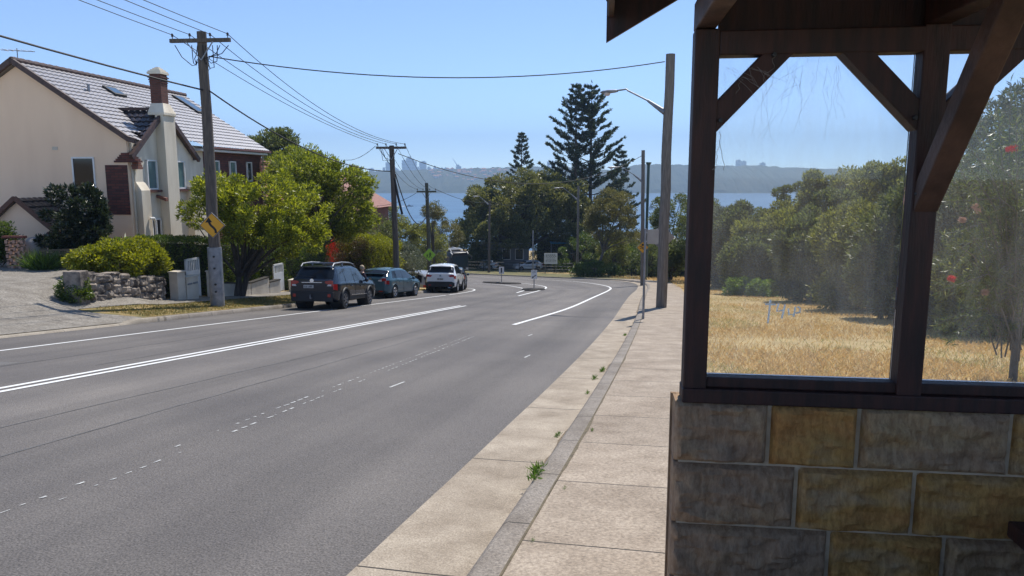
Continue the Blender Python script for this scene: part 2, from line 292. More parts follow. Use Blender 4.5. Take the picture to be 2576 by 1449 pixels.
def quads(name, V, m, parent=None, world=False, loc=None, UV=None):   # V: (n,4,3) array of loose quads
    V = np.asarray(V, np.float32); n = len(V); L = np.array(loc if loc is not None else (0, 0, 0), np.float32)
    me = bpy.data.meshes.new(name); me.vertices.add(n * 4); me.vertices.foreach_set("co", (V - L).reshape(-1))
    me.loops.add(n * 4); me.loops.foreach_set("vertex_index", np.arange(n * 4, dtype=np.int32)); me.polygons.add(n)
    me.polygons.foreach_set("loop_start", np.arange(0, n * 4, 4, dtype=np.int32)); me.polygons.foreach_set("loop_total", np.full(n, 4, np.int32)); me.update(calc_edges=True)
    o = link(name, me, m, parent, world)
    if loc is not None: o.location = loc
    return o
def leaves(C, D, L, W, rng, jit=.5):                              # leaf-shaped quads at C pointing along D
    n = len(C); D = D / np.maximum(np.linalg.norm(D, axis=1, keepdims=True), 1e-6); D = D + rng.normal(0, jit, (n, 3)); D /= np.linalg.norm(D, axis=1, keepdims=True)
    A = rng.normal(size=(n, 3)); X = np.cross(D, A); X /= np.linalg.norm(X, axis=1, keepdims=True)
    l = (L * rng.uniform(.65, 1.3, n))[:, None]; w = (W * rng.uniform(.7, 1.3, n))[:, None] / 2; N = np.cross(D, X) * l * .12
    return np.stack([C, C + D * l * .45 + X * w + N, C + D * l, C + D * l * .45 - X * w + N], 1)
def sheet(name, P, m, uv=None, kind='structure', parent=None, world=False, flip=False, smooth=True):
    P = np.asarray(P, float); n, k = P.shape[:2]; mb = MB(); me = bpy.data.meshes.new(name); idx = np.arange(n * k).reshape(n, k)
    q = np.stack([idx[:-1, :-1], idx[1:, :-1], idx[1:, 1:], idx[:-1, 1:]], -1).reshape(-1, 4)
    if flip: q = q[:, ::-1]
    me.from_pydata(P.reshape(-1, 3).tolist(), [], q.tolist())
    if uv is not None:
        u = me.uv_layers.new(name="st"); U = np.asarray(uv, float).reshape(-1, 2)[q.reshape(-1)]; u.data.foreach_set("uv", U.reshape(-1))
    if smooth: me.polygons.foreach_set("use_smooth", [True] * len(q))
    me.update(); o = link(name, me, m, parent, world)
    if kind: o["kind"] = kind
    return o
def offset(c, d):
    t = np.gradient(c, axis=0); t /= np.linalg.norm(t, axis=1, keepdims=True); return c + np.c_[t[:, 1], -t[:, 0]] * (d[:, None] if isinstance(d, np.ndarray) else d)
def strip(name, c, offs, dz, m, zf=groad, kind='structure', parent=None):   # ribbon along plan curve c; offs to the right of travel, dz above zf
    d = np.r_[0, np.cumsum(np.hypot(*np.diff(c, axis=0).T))]; P = []; U = []
    for o_, z_ in zip(offs, dz):
        q = offset(c, o_); P.append(np.c_[q, zf(q[:, 0], q[:, 1]) + z_]); U.append(np.c_[d, np.full(len(d), o_ if np.isscalar(o_) else 0.)])
    return sheet(name, np.stack(P, 1), m, np.stack(U, 1), kind, parent, flip=True)
def rn(seed): return np.random.default_rng(seed)

# ------------------------------------------------------------------ ground, road, footpath
def axis(bands):
    out = []
    for a, b, h in bands: out += list(np.arange(a, b, h))
    return np.array(out + [bands[-1][1]])
gx = axis([(-900, -200, 50), (-200, -60, 10), (-60, -26, 2), (-26, 26, 1), (26, 60, 2), (60, 200, 10), (200, 900, 50)])
gy = axis([(-14, 60, 1), (60, 140, 2), (140, 300, 8), (300, 900, 40)])
X, Y = np.meshgrid(gx, gy); Z = land(X, Y); Z[inside(X, Y)] -= .4
near = np.zeros_like(Z)
for dx, dy in ((.55, 0), (-.55, 0), (0, .55), (0, -.55)): near = np.maximum(near, inside(X + dx, Y + dy))
Z = np.where((near > 0) & ~inside(X, Y), Z - .12, Z) - .02
sheet("ground", np.stack([X, Y, Z], -1), M["ground"], flip=True)
NR = 320
A_, B_ = resample(RK, NR), resample(LK, NR)
dist = np.r_[0, np.cumsum(np.hypot(*np.diff((A_ + B_) / 2, axis=0).T))]
P = []; U = []
for k in np.linspace(0, 1, 33):
    q = A_ * (1 - k) + B_ * k; P.append(np.c_[q, groad(q[:, 0], q[:, 1])]); U.append(np.c_[dist, np.full(NR, k * 13.5)])
sheet("road", np.stack(P, 1), M["asphalt"], np.stack(U, 1), flip=False)
rk = resample(RK, 420); lk = resample(LK, 420)
def seg(c, y0, y1): i = np.where((c[:, 1] >= y0) & (c[:, 1] <= y1))[0]; return c[i[0]:i[-1] + 1]
rng = rn(5)
ga = seg(rk, -15, 80); wob = -.66 + .05 * np.cumsum(rng.normal(0, .12, len(ga))) * .3
strip("gutter", ga, [np.clip(wob, -.8, -.52), -.3, 0.0], [.006, .004, .006], M["gutter"])
rkall = seg(rk, -15, 96)
strip("kerb_right", rkall, [-.001, .02, .06, .21], [0, .10, .125, .125], M["kerb"])
nr = seg(rk, -15, 86); wl_ = .215
pe_ = np.clip(np.array([-st(a, b)[1] if st(a, b)[0] < 52 else 2.3 for a, b in nr]) + .02, 1.05, 2.3); pe_ = np.convolve(np.pad(pe_, 4, mode="edge"), np.ones(9) / 9, "valid")
strip("footpath", nr, [wl_, 1.0, pe_], [.126, .13, .126], M["path"])
strip("verge_right", resample(rk[rk[:, 1] > 79], 80), [.212, 1.0, 3, 6, 10, 16], [.12, .16, .15, .14, .12, .05], M["parkgrass"])  # green park grass with the tree shade put into its dark olive
# left side: kerb with the dip of the driveway, grass verge, footpath, driveway
def left_kerb(y0, y1, h, m, name): strip(name, seg(lk, y0, y1), [.001, -.02, -.06, -.2], [0, h - .02, h, h], m)
def kh(y): return .13 - .085 * smooth(15.0, 15.8, y) * (1 - smooth(19.5, 20.2, y))
for y0, y1, mk in ((-15, 21.2, M['kerbpale']), (21.0, 60, M['kerb'])): ck = seg(resample(LK, 1600), y0, y1); hk = kh(ck[:, 1]); strip('kerb_left', ck, [.001, -.02, -.06, -.26], [0 * hk, hk - .02, hk, hk - .006], mk)
def st_sheet(name, s0, s1, t0, t1, dz, m, ns=40, nt=10):
    S, T = np.meshgrid(np.linspace(s0, s1, ns), np.linspace(t0, t1, nt), indexing='ij'); x, y = xy(S, T)
    return sheet(name, np.stack([x, y, land(x, y) + dz], -1), m, np.stack([S, T], -1), flip=False)
st_sheet("verge_left", -14, 12.3, -14.9, -16.6, .012, M["litter"]); st_sheet("verge_left", 17.4, 41, -14.9, -17.0, .014, M["litter"])
st_sheet("footpath_left", 17.2, 41, -16.95, -18.1, .03, M["drive"])
DRV = [(10.8, -14.9), (10.8, -16.6), (2, -16.7), (2, -30), (24, -30), (24.0, -22.5), (18.6, -18.6), (17.3, -16.9), (17.6, -14.9)]
S, T = np.meshgrid(np.linspace(2, 24, 60), np.linspace(-14.9, -34, 60), indexing='ij')
lim = np.interp(-T, [14.9, 16.9, 18.4, 23, 40], [17.5, 17.3, 18.3, 24, 24]); lo_ = np.interp(-T, [14.9, 16.6, 17.2, 40], [12.3, 12.1, 2, 2])
S2 = lo_ + (S - 2) / 22 * (lim - lo_); x, y = xy(S2, T)
sheet("driveway", np.stack([x, y, land(x, y) + .022], -1), M["drive"], np.stack([S2, T], -1))
# painted lines
def line(name, c, w, dz=.006, m=None): return strip(name, np.asarray(c), [-w / 2, w / 2], [dz, dz], m or M["paint"])
stc = lambda s0, s1, f, n=60: np.array([xy(s, f(s)) for s in np.linspace(s0, s1, n)])
line("double_line", stc(-12, 28.4, lambda s: -8.74), .11); line("double_line", stc(-12, 28.4, lambda s: -8.98), .11)
line("edge_line", np.vstack([stc(-12, 37.3, lambda s: -12.75 + .004 * s)]), .1)
line("edge_line", resample(spline([xy(37.9, -12.62), xy(41, -12.75), (-2.45, 45.8), (-2.5, 48.3), (-3.1, 50.2), (-5.2, 52.8), (-8.5, 55.6)]), 60), .11)
line("lane_line", resample(spline([xy(20.0, -4.75), xy(28, -4.5), xy(38, -4.75), (6.5, 48.9), (7.35, 55), (7.45, 61), (7.0, 67), (5.9, 73), (3.6, 78), (-1, 82.5), (-8, 86.5)]), 90), .14)
px_line = lambda pts: resample(spline([at(*p)[:2] for p in pts]), 50)
line("island_line", px_line([(1304, 745), (1334, 737.5), (1358, 731), (1374, 724.5), (1363, 719.5), (1324, 714), (1289, 711.5)]), .13, .014)
line("island_line", px_line([(1300, 737), (1320, 730), (1311, 725), (1279, 719), (1249, 716), (1190, 713.5)]), .13, .014)
mb = MB(); R_ = rn(8)
for s in np.arange(1.6, 16.5, .17):
    for dt in (0, -.17):
        if R_.random() < .22 + .045 * s:
            t = -4.2 - .042 * s + dt; L_ = R_.uniform(.03, .14); w = R_.uniform(.008, .028)
            q = [xy(s, t), xy(s + L_, t + R_.uniform(-.01, .01)), xy(s + L_ * .9, t + w), xy(s + .02, t + w)]
            mb.add([(a, b, float(groad(a, b)) + .005) for a, b in q], [(3, 2, 1, 0)])
for (s, t, L_) in ((9.3, -4.0, .5), (13, -2.9, .4), (17, -3.7, .4)):
    q = [xy(s, t), xy(s + L_, t + .02), xy(s + L_, t + .05), xy(s, t + .04)]; mb.add([(a, b, float(groad(a, b)) + .005) for a, b in q], [(3, 2, 1, 0)])
tag(mb.build("worn_line", M["wornpaint"]), kind='structure')
for f, s0, s1 in ((lambda s: -7.0 + .02 * s, -6, 40), (lambda s: -10.8, -6, 34), (lambda s: -5.8 - .012 * s, -6, 38), (lambda s: -9.5, 10, 42)):
    c = stc(s0, s1, f, 90); c = c + rn(int(s1)).normal(0, .012, c.shape); line("tar_seam", c, .026, .0035, M["tar"])
for sd in range(3):
    g = rn(300 + sd); s0, t0 = g.uniform(5, 24), g.uniform(-7.5, -2.5); c = [xy(s0, t0)]; hd = g.choice((0, 1.5)) + g.normal(0, .3)
    for k in range(int(g.integers(14, 40))): hd += g.normal(0, .35); s0 += math.cos(hd) * .12; t0 += math.sin(hd) * .12; hd *= .97; c.append(xy(s0, t0))
    line("road_crack", np.array(c), .008, .0045, M["tar"])
for (s0, s1, t0, t1) in ((9.0, 9.9, -11.9, -10.9),):
    S, T = np.meshgrid(np.linspace(s0, s1, 6), np.linspace(t0, t1, 4), indexing='ij'); x, y = xy(S, T); sheet("road_patch", np.stack([x, y, groad(x, y) + .003], -1), M["patch"], np.stack([S, T], -1), flip=False)
dc = seg(resample(rk, 1200), -4, 42); dw = np.array([.02 + .05 * max(0, mnoise.noise(Vector((a * 1.1, b * 1.1, 3)))) + .03 * max(0, mnoise.noise(Vector((a * 6, b * 6, 7)))) for a, b in dc])
strip("gutter_dirt", dc, [-dw, -.002], [.0075, .0075], mat("gutter_dirt", (.09, .068, .045), .95, (.2, .155, .1), 22)); strip("joint_dirt", dc, [.2, .2 + dw * .6], [.1285, .1295], mat("joint_dirt", (.1, .08, .05), .95, (.16, .13, .08), 22))
# weeds along the back of the gutter: clumps big enough to see are things of their own
def weed_clump(p, r, n, seed, label):
    g = rn(seed); a = g.uniform(0, 6.28, n); k_ = np.clip(g.normal(0, r * .6, n), -r, r); C = np.c_[p[0] + k_ * SA + g.normal(0, r * .12, n), p[1] + k_ * CA, np.full(n, p[2])]
    D = np.c_[np.cos(a) * .6, np.sin(a) * .6, np.full(n, 1.0)]
    tag(quads("weed", leaves(C, D, r * .5, r * .085, g, .55), M["weed"], loc=p), label, "weed", "weeds in the gutter joint")
for i, (px, py, r, n, lab) in enumerate(((1348, 1200, .14, 110, "largest green weed clump, growing in the gutter joint nearest the stone wall"), (1403, 1100, .07, 70, "small round green weed in the gutter second up from the largest clump"),
        (1490, 1088, .045, 40, "tiny green weed in the crack between kerb paving and footpath"), (1515, 935, .12, 90, "tall thin green weed tuft in the kerb joint below the bend"), (1495, 955, .10, 70, "spreading weed beside the tall thin tuft at the kerb"),
        (1478, 992, .07, 60, "low weed patch on the kerb just nearer than the spreading weed"), (1572, 845, .1, 80, "farthest weed patch on the kerb near the grey sign post"), (1420, 1235, .03, 30, "sprig of weed in the footpath joint beside the largest clump"), (1340, 1370, .03, 30, "sprig of weed in the footpath joint at the bottom of the picture"))):
    weed_clump(at(px, py) + Vector((0, 0, .012)), r, n, 40 + i, lab)
# traffic islands
def island(px, py, rx, ry, rot, label):
    p = at(px, py); mb = MB(); n = 20; ring = [(math.cos(2 * math.pi * k / n) * rx, math.sin(2 * math.pi * k / n) * ry) for k in range(n)]
    ring = [(a * math.cos(rot) - b * math.sin(rot), a * math.sin(rot) + b * math.cos(rot)) for a, b in ring]
    vs = [(a, b, float(groad(p.x + a, p.y + b)) - p.z - .02) for a, b in ring] + [(a * .96, b * .96, float(groad(p.x + a, p.y + b)) - p.z + .08) for a, b in ring] + [(a * .85, b * .85, float(groad(p.x + a, p.y + b)) - p.z + .11) for a, b in ring]
    fs = [(j * n + i, j * n + (i + 1) % n, (j + 1) * n + (i + 1) % n, (j + 1) * n + i) for j in (0, 1) for i in range(n)] + [tuple(range(2 * n, 3 * n))]
    o = mb.add(vs, fs).build("traffic_island", M["kerbpale"]); o.location = p; tag(o, label, "traffic island", "islands in the middle of the bend"); return p
IS1 = island(1342, 729, .75, 2.2, -.15, "pale concrete island carrying the keep left sign at the bend"); IS2 = island(1262, 712.5, 1.4, 2.6, .5, "farther concrete island carrying the small black bar marker")

# ------------------------------------------------------------------ grass
def blades(name, pts, h, w, m, seed, kind='stuff', lean=.45):
    g = rn(seed); n = len(pts); a = g.uniform(0, 6.28, n); d = np.c_[np.cos(a), np.sin(a), np.zeros(n)] * w / 2; e = g.normal(0, lean, (n, 2)); hh = h * g.uniform(.4, 1.3, n)
    top = pts + np.c_[e[:, 0] * hh, e[:, 1] * hh, hh]; mid = pts + np.c_[e[:, 0] * hh * .3, e[:, 1] * hh * .3, hh * .55]
    V = np.stack([pts - d, pts + d, mid + d * .7, top], 1); o = quads(name, V, m); o["kind"] = kind; return o
straw = leafmat("dry_straw", (.44, .30, .12), (.68, .50, .23), .35, .6, (.42, .4, .15)); vgrass = leafmat("verge_blades", (.07, .1, .02), (.3, .22, .07), .35, .6)
g = rn(77); n = 200000; yy = 4.2 + 55 * g.random(n) ** 1.5; tt = g.uniform(0, 1, n); xx = yy * (.10 + .62 * tt)
s_, t_ = st(xx, yy); ok = (t_ > np.interp(s_, [0, 35, 45, 60], [.25, .15, .1, -1.3])) & (xx > .25 + .02 * yy); ok &= np.array([mnoise.noise(Vector((a * .45, b * .3, 2))) + .35 * mnoise.noise(Vector((a * 2.2, b * 1.6, 5))) for a, b in zip(xx, yy)]) > g.uniform(-.75, .25, n); pts = np.c_[xx, yy, land(xx, yy) - .02][ok]
pn = np.array([mnoise.noise(Vector((a * .33, b * .22, 9))) for a, b, c in pts]); gr = (pn > .12) & (g.random(len(pts)) < .6)
blades("dry_grass", pts[~gr], .085, .009, straw, 3); blades("dry_grass", pts[gr], .07, .009, leafmat("greenish_straw", (.28, .27, .09), (.52, .45, .18), .3, .6), 31)
g = rn(78); n = 9000; yy = 60 + 30 * g.random(n); xx = g.uniform(8, 30, n); q = np.array([min(np.hypot(RK[:, 0] - a, RK[:, 1] - b)) for a, b in zip(xx, yy)]); ok = ~inside(xx, yy) & (q > 2.3); blades("dry_grass", np.c_[xx, yy, land(xx, yy)][ok], .25, .05, straw, 4)
g = rn(79); n = 26000; ss = np.r_[g.uniform(17.8, 41, n - 5000), g.uniform(-4, 12.2, 5000)]; tt = g.uniform(-16.9, -14.95, n); tt = np.where(ss < 13, g.uniform(-16.5, -14.95, n), tt); x, y = xy(ss, tt); blades("verge_grass", np.c_[x, y, land(x, y)], .07, .014, vgrass, 5)
# ------------------------------------------------------------------ bus shelter (local frame: x along the end wall, y away along the path)
SH = Vector((0.725, 3.2, 0)); sz0 = land1(.8, 3.2) + .12
shel = thing("bus_shelter", "brown timber bus shelter on a sandstone block wall beside the footpath", "bus shelter", (SH.x, SH.y, sz0), -math.radians(7))
def zz(z): return z - sz0
def sandstone():
    m = mat("sandstone_block", (.36, .24, .12), .95); n = m.node_tree.nodes; l = m.node_tree.links; b = n["Principled BSDF"]
    g = n.new("ShaderNodeNewGeometry"); r = n.new("ShaderNodeValToRGB"); e = r.color_ramp.elements
    e[0].color = (.44, .31, .205, 1); e[1].color = (.68, .345, .11, 1)
    for p, c in ((.28, (.55, .38, .235, 1)), (.52, (.64, .445, .24, 1)), (.78, (.68, .40, .125, 1))): q = e.new(p); q.color = c
    tc = n.new("ShaderNodeTexCoord"); a = n.new("ShaderNodeTexNoise"); a.inputs["Scale"].default_value = 4.5; a.inputs["Detail"].default_value = 8; mq = n.new("ShaderNodeMapping"); mq.inputs["Scale"].default_value = (.6, 1, 1.5); l.new(tc.outputs["Object"], mq.inputs[0]); l.new(mq.outputs[0], a.inputs[0])
    at_ = n.new("ShaderNodeAttribute"); at_.attribute_name = "block_tone"
    ad = n.new("ShaderNodeMath"); ad.operation = 'MULTIPLY_ADD'; ad.inputs[1].default_value = .75; l.new(at_.outputs["Fac"], ad.inputs[0])
    mu = n.new("ShaderNodeMath"); mu.operation = 'MULTIPLY_ADD'; mu.inputs[1].default_value = 1.5; mu.inputs[2].default_value = -.62; l.new(a.outputs[0], mu.inputs[0]); l.new(mu.outputs[0], ad.inputs[2]); l.new(ad.outputs[0], r.inputs[0])
    mp_ = n.new("ShaderNodeMapping"); mp_.inputs["Scale"].default_value = (1.6, 1, .5); l.new(tc.outputs["Object"], mp_.inputs[0]); f = n.new("ShaderNodeTexNoise"); f.inputs["Scale"].default_value = 26; f.inputs["Detail"].default_value = 9; f.inputs["Roughness"].default_value = .75; l.new(mp_.outputs[0], f.inputs[0])
    r2 = n.new("ShaderNodeValToRGB"); r2.color_ramp.elements[0].position = .36; r2.color_ramp.elements[1].position = .6; r2.color_ramp.elements[0].color = (.5, .41, .33, 1); r2.color_ramp.elements[1].color = (1, 1, 1, 1); l.new(f.outputs[0], r2.inputs[0])
    mx = n.new("ShaderNodeMixRGB"); mx.blend_type = 'MULTIPLY'; mx.inputs[0].default_value = .8; l.new(r.outputs[0], mx.inputs[1]); l.new(r2.outputs[0], mx.inputs[2]); l.new(mx.outputs[0], b.inputs["Base Color"])
    bp = n.new("ShaderNodeBump"); bp.inputs["Strength"].default_value = .9; bp.inputs["Distance"].default_value = .03; l.new(f.outputs[0], bp.inputs["Height"]); l.new(bp.outputs[0], b.inputs["Normal"])
    return m
M["sand"] = sandstone()
from mathutils import noise as mnoise
def block_wall(name, faces, m, parent, seed, rough=.012, th=.12, step=.022, zoff=0, tonemap=None):
    """faces: (x0,x1,z0,z1) blocks in the local xz plane facing -y; each with a rough pillowed front"""
    mb = MB(); tones = []; g = random.Random(seed)
    for bi, (x0, x1, z0, z1) in enumerate(faces):
        nx, nz = max(4, int((x1 - x0) / step)), max(4, int((z1 - z0) / step)); o = g.uniform(0, 90); k = len(mb.v); P = []; rot = g.uniform(-1, 1) * .35
        for i in range(nx + 1):
            row = []
            for j in range(nz + 1):
                x = x0 + (x1 - x0) * i / nx; z = z0 + (z1 - z0) * j / nz; e = min(i, nx - i) * (x1 - x0) / nx; f = min(j, nz - j) * (z1 - z0) / nz; ed = min(e, f)
                w = min(1, ed / .022); y = -w * (rough + 1.5 * rough * mnoise.fractal(Vector((x * 7 + o + z * rot * 8, z * 16, o)), .8, 2.1, 5))
                if ed <= 0: y = .02
                row.append((x, y, zz(z) + zoff))
            P.append(row)
        f0 = len(mb.f); mb.grid(P); mb.box(((x0 + x1) / 2, th / 2 + .021, zz((z0 + z1) / 2) + zoff), (x1 - x0, th, z1 - z0))
        tn = tonemap[bi] if tonemap and bi < len(tonemap) else g.random(); tones += [tn] * (len(mb.v) - k)
    o = mb.build(name, m, parent, smooth=True); a = o.data.attributes.new("block_tone", 'FLOAT', 'POINT'); a.data.foreach_set("value", tones); return o
J = .017
rows = [(.476, .752, [0, .42, .80, 1.42, 1.98, 2.6]), (.181, .466, [0, .55, 1.05, 1.62, 2.15, 2.6]), (-.086, .171, [0, .705, 1.195, 1.75, 2.6]), (-.38, -.096, [0, .5, 1.0, 1.6, 2.1, 2.6])]
fc = [(x0 + J / 2, x1 - J / 2, z0, z1) for z0, z1, xs in rows for x0, x1 in zip(xs, xs[1:])]
tn = [.12, .95, .45, .8, .5, .05, .75, .85, .3, .4, .1, .9, .25, .5, .2, .5, .7, .3, .4]
sw = block_wall("stone_wall", fc, M["sand"], shel, 4, rough=.02, step=.013, tonemap=tn)
mb = MB(); mb.box((1.3, .085, zz(.185)), (2.54, .13, 1.125)); mb.build("mortar", M["mortar"], sw)
mb = MB(); mb.box((1.3, .165, zz(.19)), (2.6, .02, 1.12)); mb.build("outer_face", M["sand"], sw)
# side wall behind the bench runs back towards the camera; floor slab; bench
mb = MB(); mb.box((2.5, -2.4, zz(.18)), (.2, 4.4, 1.14)); mb.build("back_wall", M["sand"], shel)
mb = MB(); mb.box((1.25, -2.2, zz(-.27)), (2.4, 4.3, .1)); mb.build("floor_slab", M["drive"], shel)
T_ = M["timber"]
def beam(name, a, b, w, h, m=T_, up=(0, 0, 1), parent=shel):
    mb = MB(); mb.bar((a[0], a[1], zz(a[2])), (b[0], b[1], zz(b[2])), w, h, up); return mb.build(name, m, parent, bevel=.006)
YP = .06                                           # frame plane set back on the wall
beam("sill_rail", (.035, YP, .785), (2.6, YP, .785), .13, .066)
beam("sill_rail", (.14, YP + .01, .842), (2.6, YP + .01, .842), .09, .048)
for x in (.09, .995, 1.95): beam("post", (x, YP, .752), (x, YP, 2.36), .102, .102, up=(0, 1, 0))
beam("head_beam", (.14, YP, 2.302), (2.6, YP, 2.302), .1, .10)
beam("wall_plate", (.085, YP + .06, 2.425), (.085, -4.5, 2.425), .085, .12, M["timberlight"])
beam("brace", (.095, YP + .004, 1.955), (.42, YP + .004, 2.30), .09, .098, up=(0, 1, 0)); beam("brace", (.99, YP + .004, 1.955), (.64, YP + .004, 2.31), .09, .10, up=(0, 1, 0))
beam("brace", (1.0, YP + .004, 1.945), (1.36, YP + .004, 2.31), .09, .1, up=(0, 1, 0))
beam("brace", (1.0, YP - .02, 1.63), (1.0, YP - .66, 2.42), .082, .095, M["timberlight"], up=(1, 0, 0))
beam("tie_beam", (1.0, .05, 2.42), (1.0, -4.5, 2.42), .1, .12); beam("brace", (1.18, YP - .3, 2.52), (1.4, YP - .3, 2.62), .07, .07, M["timberlight"])
for x in (.09, 2.45): beam("post", (x, -4.3, -.2), (x, -4.3, 2.36), .102, .102, up=(0, 1, 0))
for (x, y, z) in ((1.0, YP - .06, 1.68), (1.0, YP - .62, 2.37), (.155, YP - .048, 1.985), (.36, YP - .048, 2.25), (.93, YP - .048, 1.99), (1.06, YP - .048, 1.985)):
    mb = MB(); mb.lathe([(0, -.014), (.009, -.013), (.011, 0), (.011, .008)], (x - (.04 if abs(x - 1.0) < .01 else 0), y, zz(z)), 8, axis='y'); mb.build("bolt", M["darkmetal"], shel)
# gabled roof over the shelter; ridge along local y; eave overhangs the footpath
RX, RZ, EX, EZ = 1.28, 3.5, -.33, 2.585
tanp = (RZ - EZ) / (RX - EX); UX = 2 * RX - EX
for side in (0, 1):
    mb = MB(); e = EX if side == 0 else UX; P0 = Vector((e, 0, zz(EZ))); P1 = Vector((RX, 0, zz(RZ))); nrm = Vector((-(P1 - P0).z, 0, (P1 - P0).x)).normalized(); nrm = nrm if nrm.z > 0 else -nrm
    pts = [(a + Vector((0, y, 0)) + nrm * h) for h in (.0, .06) for y in (-4.7, .5) for a in (P0, P1)]
    mb.add(pts, [(0, 1, 3, 2), (4, 6, 7, 5), (0, 4, 5, 1), (2, 3, 7, 6), (0, 2, 6, 4), (1, 5, 7, 3)]); mb.build("roof_slope", M["timber"], shel)
for y, w, dz, nm in ((.53, .22, -.03, "bargeboard"), (.556, .14, .02, "bargeboard_capping")):
    for e in (EX, UX): mb = MB(); k_ = tanp * (1 if e < RX else -1); mb.prism([(e, EZ + dz - w * .7), (RX, RZ + dz - w * .7), (RX, RZ + dz + w * .55), (e, EZ + dz + w * .55)], (0, y + .015, -sz0), (1, 0, 0), (0, 0, 1), .03); mb.build(nm, T_, shel)
for y in np.arange(-4.4, -.3, .62):
    for e in (EX, UX): beam("rafter", (e + (.1 if e < RX else -.1), y, EZ - .0), (RX, y, RZ - .05), .05, .1)
beam("fascia", (EX + .02, -4.7, EZ - .0), (EX + .02, .5, EZ - .0), .03, .14)
mb2 = MB(); mb2.prism([(.14, 2.353), (2.6, 2.353), (2.6, 2.85), (RX, RZ - .05), (.14, 2.82)], (0, .09, -sz0), (1, 0, 0), (0, 0, 1), .02); mb2.build("gable_lining", T_, shel)
# bench: a plank seat on brackets along the back wall
t = MB(); t.box((1.87, -1.75, zz(.31)), (1.03, 3.2, .07)); t.build("seat_plank", M["timber"], shel, bevel=.01)
for y in (-.5, -3.2): t = MB(); t.box((2.0, y, zz(.02)), (.7, .06, .5)); t.build("seat_bracket", M["timber"], shel)
def dirty_glass():
    m = bpy.data.materials.new("dirty_pane"); m.use_nodes = True; n = m.node_tree.nodes; l = m.node_tree.links; out = n["Material Output"]
    tr = n.new("ShaderNodeBsdfTransparent"); tr.inputs[0].default_value = (.96, .97, .97, 1); gl = n.new("ShaderNodeBsdfGlossy"); gl.inputs["Roughness"].default_value = .02
    tl = n.new("ShaderNodeBsdfTranslucent"); tl.inputs[0].default_value = (.8, .8, .78, 1); df = n.new("ShaderNodeBsdfDiffuse"); df.inputs[0].default_value = (.6, .6, .58, 1)
    dm = n.new("ShaderNodeMixShader"); dm.inputs[0].default_value = .3; l.new(tl.outputs[0], dm.inputs[1]); l.new(df.outputs[0], dm.inputs[2])
    tc = n.new("ShaderNodeTexCoord"); mp = n.new("ShaderNodeMapping"); mp.inputs["Scale"].default_value = (5, 1, 1.6); l.new(tc.outputs["Object"], mp.inputs[0])
    a = n.new("ShaderNodeTexNoise"); a.inputs["Scale"].default_value = 1.6; a.inputs["Detail"].default_value = 8; a.inputs["Roughness"].default_value = .65; l.new(mp.outputs[0], a.inputs[0])
    r = n.new("ShaderNodeMapRange"); r.inputs["From Min"].default_value = .3; r.inputs["From Max"].default_value = .75; r.inputs["To Min"].default_value = .018; r.inputs["To Max"].default_value = .10; l.new(a.outputs[0], r.inputs[0])
    v = n.new("ShaderNodeTexVoronoi"); v.inputs["Scale"].default_value = 26; l.new(mp.outputs[0], v.inputs[0]); lt = n.new("ShaderNodeMath"); lt.operation = 'LESS_THAN'; lt.inputs[1].default_value = .075; l.new(v.outputs["Distance"], lt.inputs[0])
    ml = n.new("ShaderNodeMath"); ml.operation = 'MULTIPLY_ADD'; ml.inputs[1].default_value = .1; l.new(lt.outputs[0], ml.inputs[0]); l.new(r.outputs[0], ml.inputs[2])
    m1 = n.new("ShaderNodeMixShader"); l.new(ml.outputs[0], m1.inputs[0]); l.new(tr.outputs[0], m1.inputs[1]); l.new(dm.outputs[0], m1.inputs[2])
    fr = n.new("ShaderNodeFresnel"); fr.inputs[0].default_value = 1.25; m2 = n.new("ShaderNodeMixShader"); l.new(fr.outputs[0], m2.inputs[0]); l.new(m1.outputs[0], m2.inputs[1]); l.new(gl.outputs[0], m2.inputs[2]); l.new(m2.outputs[0], out.inputs[0])
    return m
GL = dirty_glass(); panes = []
for x0, x1 in ((.142, .943), (1.047, 1.898), (2.002, 2.6)):
    mb = MB(); mb.box(((x0 + x1) / 2, YP + .03, zz((.867 + 2.252) / 2)), (x1 - x0, .005, 2.252 - .867)); panes.append(mb.build("glass_pane", GL, shel))
# scratched graffiti, cobwebs under the head beam
PO = np.array([SH.x, SH.y, 0]); e1 = np.array([math.cos(math.radians(7)), -math.sin(math.radians(7)), 0]); e2 = np.array([math.sin(math.radians(7)), math.cos(math.radians(7)), 0])
def onpane(px, py, off=YP + .022):
    d = ray(px, py); o = np.array([0, 0, EYE]); q = PO + e2 * off; k = ((q - o) @ e2) / (d @ e2); p = o + d * k - PO; return Vector((p @ e1, off, p[2] - sz0))
chalk = leafmat("scratched_chalk", (.8, .8, .78), (.85, .85, .82), .6, .9); mb = MB()
zp = lambda a, b: ((2500 + a / 1.143) / 1.5652, (1000 + b / 1.143) / 1.5652)
for st_ in ([(610, 206), (604, 260), (598, 312)], [(586, 226), (634, 228)], [(647, 222), (638, 258), (668, 253)], [(675, 228), (668, 262), (660, 290)], [(690, 245), (694, 274), (716, 271), (722, 246)], [(722, 238), (718, 262), (714, 282)], [(732, 238), (744, 244), (742, 262), (724, 266)]):
    mb.tube([onpane(*zp(*p)) for p in st_], .0042, 5)
mb.build("scratched_tag", chalk, panes[0])
mb = MB(); g = random.Random(3)
def strand(x, z, L_, sway, r):
    p = []; 
    for k in range(7): p.append((x, YP - .06, zz(z))); x += g.gauss(sway, .012); z -= L_ / 6 * g.uniform(.6, 1.3)
    mb.tube(p, r, 3, cap=False)
for k in range(20): strand(g.gauss(.47, .07), 2.245 - abs(g.gauss(0, .05)), g.uniform(.05, .3), g.uniform(-.02, .012), .0004)
